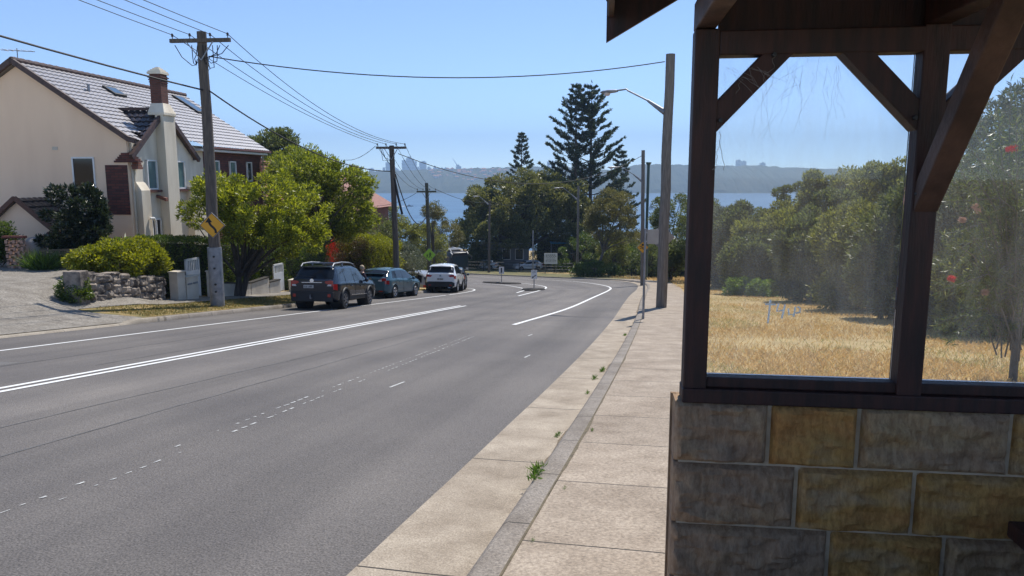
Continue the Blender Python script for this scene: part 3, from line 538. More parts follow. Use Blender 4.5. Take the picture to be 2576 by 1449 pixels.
for k in range(10): strand(g.uniform(.15, .3), 2.2, g.uniform(.04, .2), g.uniform(-.01, .03), .0004)
for k in range(5): strand(.6 + g.uniform(-.03, .03), 2.2, g.uniform(.2, .35), .004, .0004)
strand(.15, 1.94, .2, .004, .0013); strand(.155, 1.9, .14, -.002, .0012)
mb.build("cobweb", mat("cobweb_silk", (.42, .41, .4), .9), shel)

# ------------------------------------------------------------------ cream house on the left
HA = math.radians(5.3); HB = Vector((-15.47, 30, -1.7))
house = thing("stucco_house", "cream stucco house with glazed tiled roof and tall brick chimney behind the hedges", "house", HB, -HA)
hz = lambda z: z + 1.7
def hpart(mb, name, m, parent=house, **k): return mb.build(name, m, parent, **k)
def hbox(name, m, x0, x1, y0, y1, z0, z1, parent=house, **k): mb = MB(); mb.box(((x0 + x1) / 2, (y0 + y1) / 2, hz((z0 + z1) / 2)), (x1 - x0, y1 - y0, z1 - z0)); return hpart(mb, name, m, parent, **k)
def tiled(name, m, o, u, lu, v, lv, parent=house, pitch=.3, course=.34, amp=.03, nper=6, clip=None, skip=None):
    """tiled slope from eave corner o; u along the eave, v up the slope; rolls and course steps are modelled"""
    o, u, v = Vector(o), Vector(u).normalized(), Vector(v).normalized(); nn = u.cross(v); nn = nn if nn.z > 0 else -nn; P = []
    nu = int(lu / pitch * nper); nc = int(lv / course) + 1
    us = np.linspace(0, lu, nu + 1); vs = []
    for c in range(nc): a, b = c * course, min((c + 1) * course, lv); vs += [(a + .001, .0 + .045), (b, .0)]
    for a, h in vs:
        row = []
        lim_ = clip(min(a, lv)) if clip else lu
        for q in us:
            q = q * lim_ / lu; w = abs(math.sin(math.pi * q / pitch)); row.append(o + u * q + v * min(a, lv) + nn * (h + amp * w))
        P.append(row)
    mb = MB(); flip = u.cross(v).z > 0; mb.grid(P, flip=flip)
    if skip: kp = [i for i, f in enumerate(mb.f) if not skip(sum((Vector(mb.v[q]) for q in f), Vector()) / 4)]; mb.f = [mb.f[i] for i in kp]; mb.m = [0] * len(kp)
    k = [o - nn * .06, o + u * lu - nn * .06, o + u * lu + v * lv - nn * .06, o + v * lv - nn * .06]
    
    if not skip: mb.add(k, [(0, 1, 2, 3)])
    return mb.build(name, m, parent, smooth=True)
W_, APX, APZ, EVZ = 8.9, -4.3, 6.28, 3.16; SL = (APZ - EVZ) / (.56 - APX); LEN = 12.6
# main block: gabled end towards the camera
mb = MB(); mb.prism([(.1, -1.7), (.1, 3.38), (APX, 6.1), (-8.7, 3.38), (-8.7, -1.7)], (0, 0, 1.7), (1, 0, 0), (0, 0, 1), -.3); hpart(mb, "gable_wall", M["stucco"])
hbox("front_wall", M["stuccow"], -.2, .098, .3, 6.0, -4, 3.2); hbox("brick_wall", M["brick"], -.2, .1, 6.0, LEN, -6, 3.15); hbox("far_wall", M["brick"], -8.7, -.2, LEN - .3, LEN, -6, 3.2)
vs_ = Vector((APX - .56, 0, APZ - EVZ)); lv = vs_.length
rt = tiled("roof", M["tile"], (.56, -.16, hz(EVZ)), (0, 1, 0), LEN + .3, vs_, lv, skip=lambda c: (.5 < c.y < 4.45 and c.x > .1) or (.3 < c.y < 5.02 and c.x > .3))
tiled("roof_rear_slope", M["tile"], (2 * APX - .56, -.16, hz(EVZ)), (0, 1, 0), LEN + .3, (-APX + .56, 0, APZ - EVZ), lv)
mb = MB(); mb.tube([(APX, y, hz(APZ + .05 + (.02 if i % 2 else 0))) for i, y in enumerate(np.arange(-.2, LEN + .3, .2))], .12, 8); hpart(mb, "ridge_tiles", M["barge"])
mb = MB(); mb.bar((.35, -.2, hz(EVZ + .06)), (APX, -.2, hz(APZ + .02)), .14, .2); mb.bar((.35, -.2, hz(EVZ + .07)), (.62, -.2, hz(EVZ - .01)), .14, .2); mb.bar((2 * APX - .5, -.2, hz(EVZ + .05)), (APX, -.2, hz(APZ + .02)), .14, .2); hpart(mb, "verge_tiles", M["barge"])
mb = MB(); mb.bar((.6, 5.2, hz(EVZ - .02)), (.6, LEN + .1, hz(EVZ - .02)), .12, .1); hpart(mb, "gutter", mat("brown_gutter", (.2, .08, .055), .5))
hbox("eave_lining", M["white"], .1, .5, 5.2, LEN, EVZ - .2, EVZ - .1)
# street-facing cross gable
GC, GHW, GZ, GE = 2.55, 2.45, 4.5, 2.62
mb = MB(); mb.prism([(.35, -4), (.35, GE + .05), (GC, GZ - .05), (4.95, GE + .05), (4.95, -4)], (-.1, 0, 1.7), (0, 1, 0), (0, 0, 1), .25); hpart(mb, "cross_gable_wall", M["stuccow"])
for sgn in (-1, 1):
    e = Vector((.32, GC + sgn * (GHW + .12), hz(GE - .05))); v = Vector((0, -sgn * (GHW + .12), GZ + .1 - GE)); lvg = v.length
    o = e if sgn > 0 else e; tiled("cross_gable_roof", M["tiledark"], o, (-1, 0, 0), 3.4, v, lvg, course=.34, pitch=.27, amp=.05, clip=lambda a: max(.3, .32 - (.5 - max(0, (GE - .05 + a / lvg * (GZ + .15 - GE)) - EVZ) / SL) + .35))
mb = MB(); mb.bar((.34, GC, hz(GZ + .14)), (-1.75, GC, hz(GZ + .14)), .18, .12); hpart(mb, "cross_gable_ridge", M["barge"])
mb = MB()
for sgn in (-1, 1): mb.bar((.33, GC + sgn * (GHW + .2), hz(GE - .1)), (.33, GC, hz(GZ + .06)), .12, .2)
hpart(mb, "cross_gable_verge", M["barge"])
mb = MB()
for k in range(5): mb.box((.05, .12, hz(2.36 + .076 * k)), (1.0 - .16 * k, .35, .074))
hpart(mb, "brick_corbel", M["brick"])
mb = MB()
for k in range(3): mb.box((.24 + .03 * k, .32, hz(2.28 - .09 * k)), (.28 - .03 * k, .3 + .06 * k, .085))
hpart(mb, "brick_corbel", M["brickred"])
bp_ = hbox("brick_panel", M["brick"], -.86, .07, -.03, .02, .24, 2.22)
# chimney: stucco breast, shoulders, brick stack, stepped cap
hbox("chimney_breast", M["stuccow"], .15, .52, 2.08, 2.98, -4, 4.35)
mb = MB(); c = Vector((.22, 2.53, hz(4.35))); mb.add([c + Vector((a * .36, b * .48, 0)) for a, b in ((-1, -1), (1, -1), (1, 1), (-1, 1))] + [c + Vector((a * .36, b * .48, .1)) for a, b in ((-1, -1), (1, -1), (1, 1), (-1, 1))] + [c + Vector((a * .26 - .05, b * .27, .5)) for a, b in ((-1, -1), (1, -1), (1, 1), (-1, 1))], [(3, 2, 1, 0), (0, 1, 5, 4), (1, 2, 6, 5), (2, 3, 7, 6), (3, 0, 4, 7), (4, 5, 9, 8), (5, 6, 10, 9), (6, 7, 11, 10), (7, 4, 8, 11), (8, 9, 10, 11)]); hpart(mb, "chimney_shoulder", M["stuccow"])
mb = MB(); mb.box((.14, 2.55, hz(5.35)), (.48, .52, 1.5)); 
for k in range(8): mb.box((.14, 2.55, hz(5.98 - .05 * k)), (.48 + .1 * (1 - k / 8) * (k % 2 + .4), .52 + .1 * (1 - k / 8) * (k % 2 + .4), .045))
hpart(mb, "chimney_stack", brickmat("chimney_brick", (.16, .055, .035), (.1, .036, .026), (.09, .055, .045)))
mb = MB()
for k, (w, h) in enumerate(((.62, .09), (.56, .05), (.44, .06), (.3, .06), (.16, .05))): mb.box((.14, 2.55, hz(6.06 + sum((.09, .05, .06, .06, .05)[:k]) + h / 2)), (w, w * 1.06, h))
hpart(mb, "chimney_cap", M["stuccow"])
mb = MB(); mb.prism([(0, 0), (.42, -.14), (.42, -.28), (0, -.12)], (.15, 1.92, hz(1.0)), (1, 0, 0), (0, 0, 1), .16); hpart(mb, "brick_coping", M["brickred"]); mb = MB(); mb.prism([(0, 0), (.42, -.14), (.42, -.28), (0, -.12)], (.15, 3.1, hz(.8)), (1, 0, 0), (0, 0, 1), .16); hpart(mb, "brick_coping", M["brickred"])
def window(y0, y1, z0, z1, x, glass, mull=1, sill=True, nm="window"):
    f = MB(); t_ = .06; xm = x + .01
    for a, b, c, d in ((y0, y1, z1 - t_, z1), (y0, y1, z0, z0 + t_), (y0, y0 + t_, z0, z1), (y1 - t_, y1, z0, z1)): f.box((xm, (a + b) / 2, hz((c + d) / 2)), (.1, b - a, d - c))
    w = hpart(f, nm, M["white"]); g_ = MB(); g_.box((x - .01, (y0 + y1) / 2, hz((z0 + z1) / 2)), (.04, y1 - y0 - .1, z1 - z0 - .1)); g_.build("pane", glass, w)
    if sill: s = MB(); s.box((x + .06, (y0 + y1) / 2, hz(z0 - .06)), (.2, y1 - y0 + .2, .09)); s.build("sill", M["brick"], w)
    return w
window(1.12, 1.86, 1.22, 2.46, .17, M["glassblue"]); window(3.45, 4.1, 1.22, 2.46, .17, M["glassblue"]); window(1.2, 1.9, -1.2, .0, .17, M["glassdark"], sill=False)
window(6.9, 7.5, 1.5, 2.55, .12, M["glassblue"]); window(8.6, 9.3, 1.5, 2.55, .12, M["glassblue"]); window(10.6, 11.2, 1.5, 2.55, .12, M["glassdark"])
f = MB()
for a, b, c, d in ((-2.26, -1.3, 2.48, 2.54), (-2.26, -2.2, 1.05, 2.5), (-1.36, -1.3, 1.05, 2.5), (-2.26, -1.3, 1.0, 1.06)): f.box(((a + b) / 2, 0, hz((c + d) / 2)), (b - a, .1, d - c))
w = hpart(f, "window", M["white"]); g_ = MB(); g_.box((-1.78, -.005, hz(1.77)), (.86, .04, 1.44)); g_.build("pane", M["glassdark"], w); g_ = MB(); g_.box((-1.78, -.06, hz(.94)), (1.1, .16, .08)); g_.build("sill", M["brick"], w)
hbox("vent", M["offwhite"], -3.05, -2.82, -.02, .02, 2.82, 2.95)
mb = MB(); mb.prism([(0, -4), (0, 1.55), (.22, 1.2), (.22, -4)], (.15, .98, 1.7), (1, 0, 0), (0, 0, 1), .0 + .62); hpart(mb, "buttress", M["stuccow"])
mb = MB(); mb.prism([(4.2, -4), (4.2, 1.3), (4.9, .9), (5.5, .1), (5.7, -.3), (5.7, -4)], (.15, 0, 1.7), (0, 1, 0), (0, 0, 1), .3); mb.prism([(5.7, -.6), (5.7, -4), (6.6, -4), (6.6, -1.0), (6.1, -.75)], (.15, 0, 1.7), (0, 1, 0), (0, 0, 1), .25); hpart(mb, "wing_wall", M["stuccow"])
mb = MB(); mb.tube([(.42, .75, hz(.05)), (.5, .9, hz(.05)), (.5, 1.0, hz(-.1)), (.5, 1.0, hz(-3))], .05, 8); hpart(mb, "waste_pipe", M["white"])
mb = MB(); mb.tube([(.14, .2, hz(3.1)), (.14, .2, hz(2.2)), (.14, .2, hz(-3))], .045, 8); hpart(mb, "downpipe", M["offwhite"]); mb = MB(); mb.tube([(.3, LEN - .1, hz(3.05)), (.22, LEN - .1, hz(2.8)), (.18, LEN - .1, hz(-3))], .05, 8); hpart(mb, "downpipe", M["offwhite"])
def on_roof(a, b, h=0): q = Vector((.56, b, hz(EVZ))) + vs_.normalized() * a; nr = Vector((APZ - EVZ, 0, .56 - APX)).normalized(); return q + nr * h
for (a0, a1, b0, b1) in ((3.6, 5.3, 10.6, 11.6), (4.05, 4.75, 4.0, 4.9)):
    f = MB(); P = [on_roof(a, b, h) for h in (0, .14) for a, b in ((a0, b0), (a1, b0), (a1, b1), (a0, b1))]; f.add(P, [(0, 1, 5, 4), (1, 2, 6, 5), (2, 3, 7, 6), (3, 0, 4, 7), (4, 5, 6, 7)]); sk = f.build("skylight", M["black"], house)
    f = MB(); f.add([on_roof(a, b, .146) for a, b in ((a0 + .1, b0 + .1), (a1 - .1, b0 + .1), (a1 - .1, b1 - .1), (a0 + .1, b1 - .1))], [(0, 1, 2, 3)]); f.build("pane", M["skylight"], sk)
mb = MB(); q = on_roof(4.0, 2.2); mb.tube([q, q + Vector((0, 0, .32))], .055, 10); mb.tube([q + Vector((0, 0, .3)), q + Vector((0, 0, .34))], .08, 10); hpart(mb, "vent_pipe", M["galv"])
mb = MB(); q = Vector((APX - .5, .8, hz(APZ - .2))); mb.tube([q, q + Vector((0, 0, .85))], .02, 6); mb.tube([q + Vector((-.7, 0, .8)), q + Vector((.7, .1, .72))], .015, 6)
for k in range(6): c = q + Vector((-.65 + .25 * k, 0, .8 - .011 * k)); mb.tube([c + Vector((0, -.35 + .03 * k, 0)), c + Vector((0, .35 - .03 * k, 0))], .008, 4)
hpart(mb, "aerial", M["galv"])
# porch gable in front of the end wall
mb = MB(); mb.prism([(-4.75, -1.7), (-4.75, -.05), (-3.5, .82), (-2.2, -.05), (-2.2, -1.7)], (0, -1.55, 1.7), (1, 0, 0), (0, 0, 1), -1.5); hpart(mb, "porch_wall", M["stucco"])
tiled("porch_roof", M["tiledark"], (-1.98, -1.72, hz(-.28)), (0, 1, 0), 1.7, (-1.5, 0, 1.2), 1.93); tiled("porch_roof", M["tiledark"], (-5.02, -1.72, hz(-.28)), (0, 1, 0), 1.7, (1.5, 0, 1.2), 1.93)
mb = MB(); mb.bar((-1.95, -1.74, hz(-.32)), (-2.3, -1.74, hz(-.05)), .1, .16); mb.bar((-2.3, -1.74, hz(-.05)), (-3.5, -1.74, hz(.95)), .1, .16); mb.bar((-5.05, -1.74, hz(-.3)), (-3.5, -1.74, hz(.95)), .1, .16); hpart(mb, "porch_verge", mat("porch_brown", (.12, .055, .035), .7))
hbox("porch_corbel", M["brick"], -2.55, -2.0, -1.62, -1.3, -.62, -.45); hbox("porch_corbel", M["brick"], -2.4, -2.0, -1.6, -1.3, -.48, -.36)

# neighbouring red brick house beyond the street trees
Hn = gX(800, 53); Hn.z = -6.2
nb = thing("brick_house", "red brick house with terracotta tiled roof beyond the second street tree", "house", Hn, -math.radians(8))
def nbox(name, m, x0, x1, y0, y1, z0, z1): mb = MB(); mb.box(((x0 + x1) / 2, (y0 + y1) / 2, (z0 + z1) / 2), (x1 - x0, y1 - y0, z1 - z0)); return mb.build(name, m, nb)
nbox("wall", M["brickred"], -8, 2.4, 0, 9, 0, 5.6); nbox("bay_wall", M["tan"], -3, 1.0, -1.6, -.02, 0, 2.9); nbox("pier", M["brickred"], 1.1, 1.7, -1.7, -1.0, 0, 4.2)
nw = nbox("window", M["white"], .3, 1.7, -.06, .02, 3.2, 4.4); mb = MB(); mb.box((1.0, -.08, 3.8), (1.2, .03, 1.0)); mb.build("pane", M["glassdark"], nw)
mb = MB(); q = [(-8.5, -.5, 5.6), (2.9, -.5, 5.6), (2.9, 9.5, 5.6), (-8.5, 9.5, 5.6), (-5.0, 4.4, 9.2), (-1.4, 4.4, 9.2)]; mb.add(q, [(0, 1, 5, 4), (1, 2, 5), (2, 3, 4, 5), (3, 0, 4), (3, 2, 1, 0)]); mb.build("roof", M["tilered"], nb)
tiled("roof_tiles", M["tilered"], (-8.5, -.53, 5.62), (1, 0, 0), 7.4, (0, 4.9, 3.6), 6.0, parent=nb, pitch=.3, course=.36, nper=4)

# ------------------------------------------------------------------ walls, gates, fences on the left
def rough_wall(name, a, b, h0, h1, label, th=.45, seed=1, pier=True):
    a, b = Vector(a), Vector(b); L_ = (b - a).to_2d().length; ang = math.atan2(b.y - a.y, b.x - a.x); root = thing(name, label, "stone wall", a, ang)
    g = random.Random(seed); fcs = []; z = 0; r = 0
    rise = (b.z - a.z) / L_
    x = .4 if pier else 0
    mb = MB(); pos = x
    while pos < L_:
        w = g.uniform(.28, .52); zt = 0; hh = h0 + (h1 - h0) * pos / L_ + g.uniform(-.04, .06); z = -.15
        while z < hh - .06:
            bh = min(g.uniform(.2, .34), hh - z); x0, x1 = pos + .012, min(pos + w, L_) - .012; o = g.uniform(0, 50); P = []; n1, n2 = 7, 5; off = g.uniform(-.02, .05)
            for i in range(n1 + 1):
                row = []
                for j in range(n2 + 1):
                    xx = x0 + (x1 - x0) * i / n1; zq = z + .012 + (bh - .02) * j / n2; ed = 0 if i in (0, n1) or j in (0, n2) else 1
                    y = .05 - ed * (.05 + off + .07 * mnoise.noise(Vector((xx * 8 + o, zq * 9, o)))); row.append((xx + .02 * mnoise.noise(Vector((xx * 9, zq * 9, o))), y, zq + rise * xx))
                P.append(row)
            mb.grid(P); mb.box(((x0 + x1) / 2, th / 2 + .05, z + bh / 2 + rise * (x0 + x1) / 2), (x1 - x0, th - .02, bh - .012)); z += bh
        pos += w
    mb.build("stonework", M["rubble"], root)
    if pier: p = MB(); p.box((.2, th / 2 - .02, h0 / 2 - .05), (.4, th + .08, h0 + .12)); p.build("end_pier", M["rubble"], root, bevel=.02)
    return root
wa, wb = at(202, 769), at(420, 756)
rough_wall("stone_wall", wa, wb, .98, .82, "rough grey sandstone retaining wall below the yellow green hedge", seed=6)
def wl(px, py): return at(px, py)
wt = wb + Vector((.15, .25, 0)); dirw = Vector((SA, CA, 0)); perp = Vector((-CA, SA, 0))
def wpt(d, off=0): q = wt + dirw * d + perp * off; return Vector((q.x, q.y, land1(q.x, q.y)))
def rendered_pillar(d, w, h, label, slots=False, th=.35):
    p = wpt(d); r = thing("rendered_pillar", label, "pillar", p, AZ * -1 + math.pi / 2, "cream rendered gate pillars")
    mb = MB(); mb.box((0, 0, h / 2 - .1), (w, th, h + .2)); mb.build("shaft", M["offwhite"], r, bevel=.015); mb = MB(); mb.box((0, 0, h + .03), (w + .05, th + .05, .06)); mb.build("cap", M["offwhite"], r, bevel=.01)
    if slots:
        for x in (-.16, .16): mb = MB(); mb.box((x, -th / 2 - .012, h - .22), (.24, .03, .06)); mb.build("letter_slot", M["galv"], r)
    return r
rendered_pillar(.22, .42, 1.0, "cream rendered pillar standing against the end of the stone wall"); rendered_pillar(.82, .66, .82, "wide cream pillar with two letter slots left of the first gate", True)
def gate(d, label, w=.8, h=1.5, off=.35):
    p = wpt(d, off); r = thing("garden_gate", label, "gate", p, -AZ + math.pi / 2, "white garden gates in the front wall")
    mb = MB(); mb.box((0, 0, h * .36), (w, .05, h * .66)); mb.build("solid_panel", M["white"], r); mb = MB()
    for x in (-w / 2 + .035, w / 2 - .035): mb.box((x, 0, h * .5), (.07, .06, h))
    mb.box((0, 0, h - .035), (w, .06, .07)); mb.build("frame", M["white"], r); mb = MB()
    for k in range(6): mb.box((-w / 2 + .14 + k * (w - .28) / 5, 0, h * .83), (.045, .035, h * .3))
    mb.build("bars", M["white"], r); return r
gate(1.55, "white garden gate with open bars beside the letter slot pillar"); rendered_pillar(2.35, .5, 1.02, "cream pillar directly right of the first garden gate")
def low_wall(d0, d1, h0, h1, label):
    a, b = wpt(d0), wpt(d1); r = thing("low_wall", label, "wall", a, 0, "low cream rendered garden walls"); L_ = (b - a); mb = MB(); n = perp * .1
    P = [a - n + Vector((0, 0, -.25)), b - n + Vector((0, 0, -.25)), b + n + Vector((0, 0, -.25)), a + n + Vector((0, 0, -.25)), a - n + Vector((0, 0, h0)), b - n + Vector((0, 0, h1)), b + n + Vector((0, 0, h1)), a + n + Vector((0, 0, h0))]
    mb.add([p - a for p in P], [(3, 2, 1, 0), (4, 5, 6, 7), (0, 1, 5, 4), (1, 2, 6, 5), (2, 3, 7, 6), (3, 0, 4, 7)]); mb.build("rendered_face", M["offwhite"], r)
    mb = MB(); mb.bar(Vector((0, 0, h0 + .02)), b - a + Vector((0, 0, h1 + .02)), .26, .05); mb.build("coping", M["kerb"], r)
low_wall(2.65, 4.6, .55, .5, "low cream wall between the first gate pillar and the roadside pole"); low_wall(4.65, 6.0, .5, .72, "low cream wall behind the trunk of the roadside bottlebrush tree"); low_wall(6.05, 6.9, .5, .6, "short cream wall stepping up to the second gate")
gate(7.5, "white garden gate seen edge on left of the dark wagon", .85, 1.3); rendered_pillar(8.3, .5, .55, "short cream pillar just right of the second garden gate"); low_wall(8.6, 11.6, .35, .95, "long cream wall with sloping top left of the dark wagon")
# slat fence, lattice block, pot by the driveway
def slat_fence(a, b, h, label):
    a, b = Vector(a), Vector(b); r = thing("slat_fence", label, "fence", a, math.atan2(b.y - a.y, b.x - a.x)); L_ = (b - a).to_2d().length; mb = MB()
    for k in range(6): mb.box((L_ / 2, 0, .1 + k * h / 6), (L_, .025, h / 6 - .03))
    mb.build("slats", M["slat"], r)
    for x in (.05, L_ * .55, L_ - .05): mb = MB(); mb.box((x, .05, h / 2), (.08, .08, h)); mb.build("post", M["slat"], r)
slat_fence(gX(92, 26.3), gX(208, 27.0), .68, "low horizontal slat timber fence in front of the cream house gable")
p = gX(32, 26.5); r = thing("lattice_block", "pink pierced brick screen at the far left edge beside the driveway", "brick screen", p); mb = MB()
for i in range(5):
    for j in range(8): mb.box((-.28 + i * .14, 0, .07 + j * .13), (.09, .14, .125)) if (i + j) % 2 else mb.box((-.28 + i * .14, .05, .07 + j * .13), (.14, .1, .05))
mb.build("pierced_bricks", mat("pink_brick", (.42, .26, .19), .9), r); mb = MB(); mb.box((0, 0, 1.15), (.8, .2, .08)); mb.build("cap", M["brick"], r)
p = gX(82, 27.3); mb = MB(); mb.lathe([(.0, .0), (.3, .0), (.38, .3), (.34, .55), (.2, .72), (.0, .76)], (0, 0, 0), 20); o = mb.build("garden_urn", M["signback"], loc=None, smooth=True); o.location = p + Vector((0, 0, .35)); tag(o, "round pale grey garden bowl on edge behind the slat fence", "garden bowl")

# ------------------------------------------------------------------ poles
INS = []
def pole(px, base, top_py, r0, r1, m, label, arm=None, arm_py=None, name="power_pole", group="timber power poles along the road", cat="power pole", yaw=0):
    p = Vector(base); top = atY(px, top_py, p.y); H_ = top.z - p.z; lean = (top.x - p.x)
    if abs(lean) > .5: lean = 0
    r = thing(name, label, cat, p, 0, group); g = random.Random(int(px)); pts = [(lean * k / 8 + (g.uniform(-.02, .02) if 0 < k < 8 else 0), (g.uniform(-.02, .02) if 0 < k < 8 else 0), -.3 + (H_ + .3) * k / 8) for k in range(9)]
    mb = MB(); mb.tube(pts, [r0 + (r1 - r0) * k / 8 for k in range(9)], 14); mb.build("shaft", m, r, smooth=True)
    A = []
    if arm:
        az_ = atY(px, arm_py, p.y).z - p.z; c = Vector((lean, -.16, az_)); u = Vector((math.cos(yaw), math.sin(yaw), 0)); mb = MB(); mb.bar(c - u * arm / 2, c + u * arm / 2, .1, .12); cr = mb.build("crossarm", m, r)
        mb = MB()
        for s in (-1, 1): mb.bar(c + u * s * arm * .22 + Vector((0, -.06, -.05)), c + Vector((0, .0, -.62)), .03, .03)
        mb.build("arm_brace", M["galv"], r)
        for k in (-.46, -.17, .17, .46):
            q = c + u * arm * k + Vector((0, 0, .06)); mb = MB(); mb.lathe([(.015, 0), (.015, .07), (.045, .08), (.03, .11), (.045, .13), (.025, .17), (0, .18)], q, 8); mb.build("insulator", M["ceramic"], cr); A.append(p + q + Vector((0, 0, .13)))
    return r, p, H_, lean, A
P1 = pole(507, at(548, 771), 80, .2, .15, M["polewood"], "tall dark timber power pole carrying the yellow curve sign on the left verge", 2.05, 104, yaw=-.1)
r, p, H_, lean, A1 = P1
mb = MB(); mb.tube([(0 + lean * .01, 0, -.2), (lean * .2, 0, 2.05)], .235, 14); mb.build("steel_splint", M["galv"], r, smooth=True); mb = MB()
for z in (.55, .8, 1.35, 1.75): mb.lathe([(0, -.03), (.035, -.03), (.035, .02), (0, .02)], (lean * z / H_ + .06, -.235, z), 8, axis='y')
mb.build("bolt", M["darkmetal"], r)
mb = MB(); g = random.Random(2)
for k in range(9):
    a = Vector((lean + g.uniform(-.9, 1.0), -.16, H_ - .45)); b = Vector((lean + g.choice((-.15, .16)), -.1, H_ - g.uniform(.7, 1.2))); mid = (a + b) / 2 + Vector((g.uniform(-.2, .2), 0, -g.uniform(.15, .45))); mb.tube([a, a * .6 + mid * .4 + Vector((0, 0, -.12)), mid, mid * .4 + b * .6 + Vector((0, 0, -.1)), b], .014, 5)
mb.build("jumper_cable", M["wire"], r)
b2 = gX(997, 39.5); P2 = pole(985, b2, 366, .17, .13, M["polewood"], "second brown power pole behind the teal hatchback with a wide crossarm", 1.6, 372, yaw=-.1)
b3 = gX(1079, 57); P3 = pole(1073, b3, 460, .17, .13, mat("greenish_pole", (.11, .115, .08), .9, (.06, .065, .05), 6), "greenish power pole with the lime pedestrian sign, farther down the left side", 1.5, 482, yaw=.25)
mb = MB(); g = random.Random(4)
for k in range(5):
    a = Vector((P2[3] + g.uniform(-.7, .3), -.16, P2[2] - .2)); b = Vector((P2[3], -.1, P2[2] - g.uniform(.7, 1.6))); mid = (a + b) / 2 + Vector((g.uniform(-.3, .2), 0, -g.uniform(.1, .3))); mb.tube([a, mid, b], .012, 4)
mb.tube([(P2[3] + .12, -.1, P2[2] - 1.7), (P2[3] + .3, -.1, P2[2] - 2.7), (P2[3] + .5, -.1, P2[2] - 3.6)], .06, 6)
mb.build("jumper_cable", M["wire"], P2[0])
R1 = pole(1687, at(1663, 774), 136, .205, .165, M["polegrey"], "thick grey timber lamp pole standing in the footpath nearest the shelter")
R2 = pole(1618, gX(1620, 60), 378, .17, .14, M["polegrey"], "slimmer grey timber lamp pole farther along the footpath beside the green pole")
R3 = pole(1466, gX(1454, 97), 468, .17, .14, M["polegrey"], "leaning grey timber pole in front of the tall pines")
R4 = pole(1232, gX(1229, 100), 505, .17, .13, M["polewood"], "dark timber lamp pole in front of the spreading fig tree")
def street_lamp(P, px_h, py_h, py_j, label, scale=1.0, yoff=0):
    r, p, H_, lean, _ = P; hd = atY(px_h, py_h, p.y + yoff) - p; zj = atY(1600, py_j, p.y).z - p.z; j = Vector((lean * .5 - .1, 0, zj)); d = Vector((hd.x - j.x, hd.y - j.y, 0)); L_ = d.length; d.normalize(); sg = d
    k = Vector((hd.x, hd.y, hd.z)) - sg * .25 * scale
    rt_ = thing("street_lamp", label, "street lamp", p + j, 0, "street lamps bracketed to timber poles"); b1 = sg * (L_ * .30) + Vector((0, 0, (hd.z - zj) * .42)); b2_ = sg * (L_ * .68) + Vector((0, 0, (hd.z - zj) * 1.02)); b3_ = Vector((hd.x, hd.y, hd.z)) - j - sg * .3
    mb = MB(); mb.tube([Vector((0, 0, -.15)), b1], [.11, .05], 8); mb.tube([b1, b2_ * .97, b2_ + Vector((0, 0, .03)), b3_ + Vector((0, 0, .02))], .032, 8); mb.build("bracket_arm", M["galv"], rt_, smooth=True)
    h = Vector((hd.x, hd.y, hd.z)) - j; P_ = []
    for i, (t, w, up, dn) in enumerate(((-.38, .05, .05, .03), (-.25, .11, .07, .05), (0, .15, .08, .06), (.25, .14, .06, .06), (.36, .07, .02, .03))):
        c = h + sg * t * scale; q = sg.cross(Vector((0, 0, 1))); P_.append([c + q * (w * scale * math.cos(a)) + Vector((0, 0, (up if math.sin(a) > 0 else dn) * scale * math.sin(a))) for a in np.linspace(0, 2 * math.pi, 13)])
    mb = MB(); mb.grid(P_); mb.build("lamp_head", M["galv"], rt_, smooth=True); mb = MB(); mb.lathe([(0, -.15 * scale), (.08 * scale, -.14 * scale), (.12 * scale, -.08 * scale), (.12 * scale, -.03)], h + sg * .08, 12); mb.build("lens", mat("frosted_lens", (.6, .5, .48), .2), rt_, smooth=True)
street_lamp(R1, 1532, 231, 272, "large street lamp with frosted lens on the nearest grey timber pole", 1.0, 1.5); street_lamp(R2, 1540, 421, 452, "middle street lamp on the slimmer footpath pole", 1.0); street_lamp(R3, 1400, 473, 500, "small far street lamp on the leaning pole by the pines", 1.0); street_lamp(R4, 1195, 494, 512, "small far street lamp on the dark pole in front of the fig", 1.0)
p = gX(1627, 78); top = atY(1630, 408, 78); r = thing("green_pole", "dark green steel mast with flared top beside the second footpath pole", "mast", p); H_ = top.z - p.z
mb = MB(); mb.tube([(0, 0, -.2), (0, 0, H_ * .32)], .24, 12); mb.tube([(0, 0, H_ * .32), (.03, 0, H_ - .3)], .15, 12); mb.build("mast", M["greenmetal"], r, smooth=True); mb = MB(); mb.lathe([(.15, H_ - .3), (.3, H_ - .1), (.3, H_), (0, H_ - .06)], (.03, 0, 0), 12); mb.build("flared_head", M["greenmetal"], r)
p = gX(1341, 96); mb = MB(); mb.tube([(0, 0, -.2), (0, 0, atY(1341, 580, 96).z - p.z)], .09, 8); o = mb.build("grey_mast", M["galv"]); o.location = p; tag(o, "thin plain grey mast behind the keep left sign", "mast")

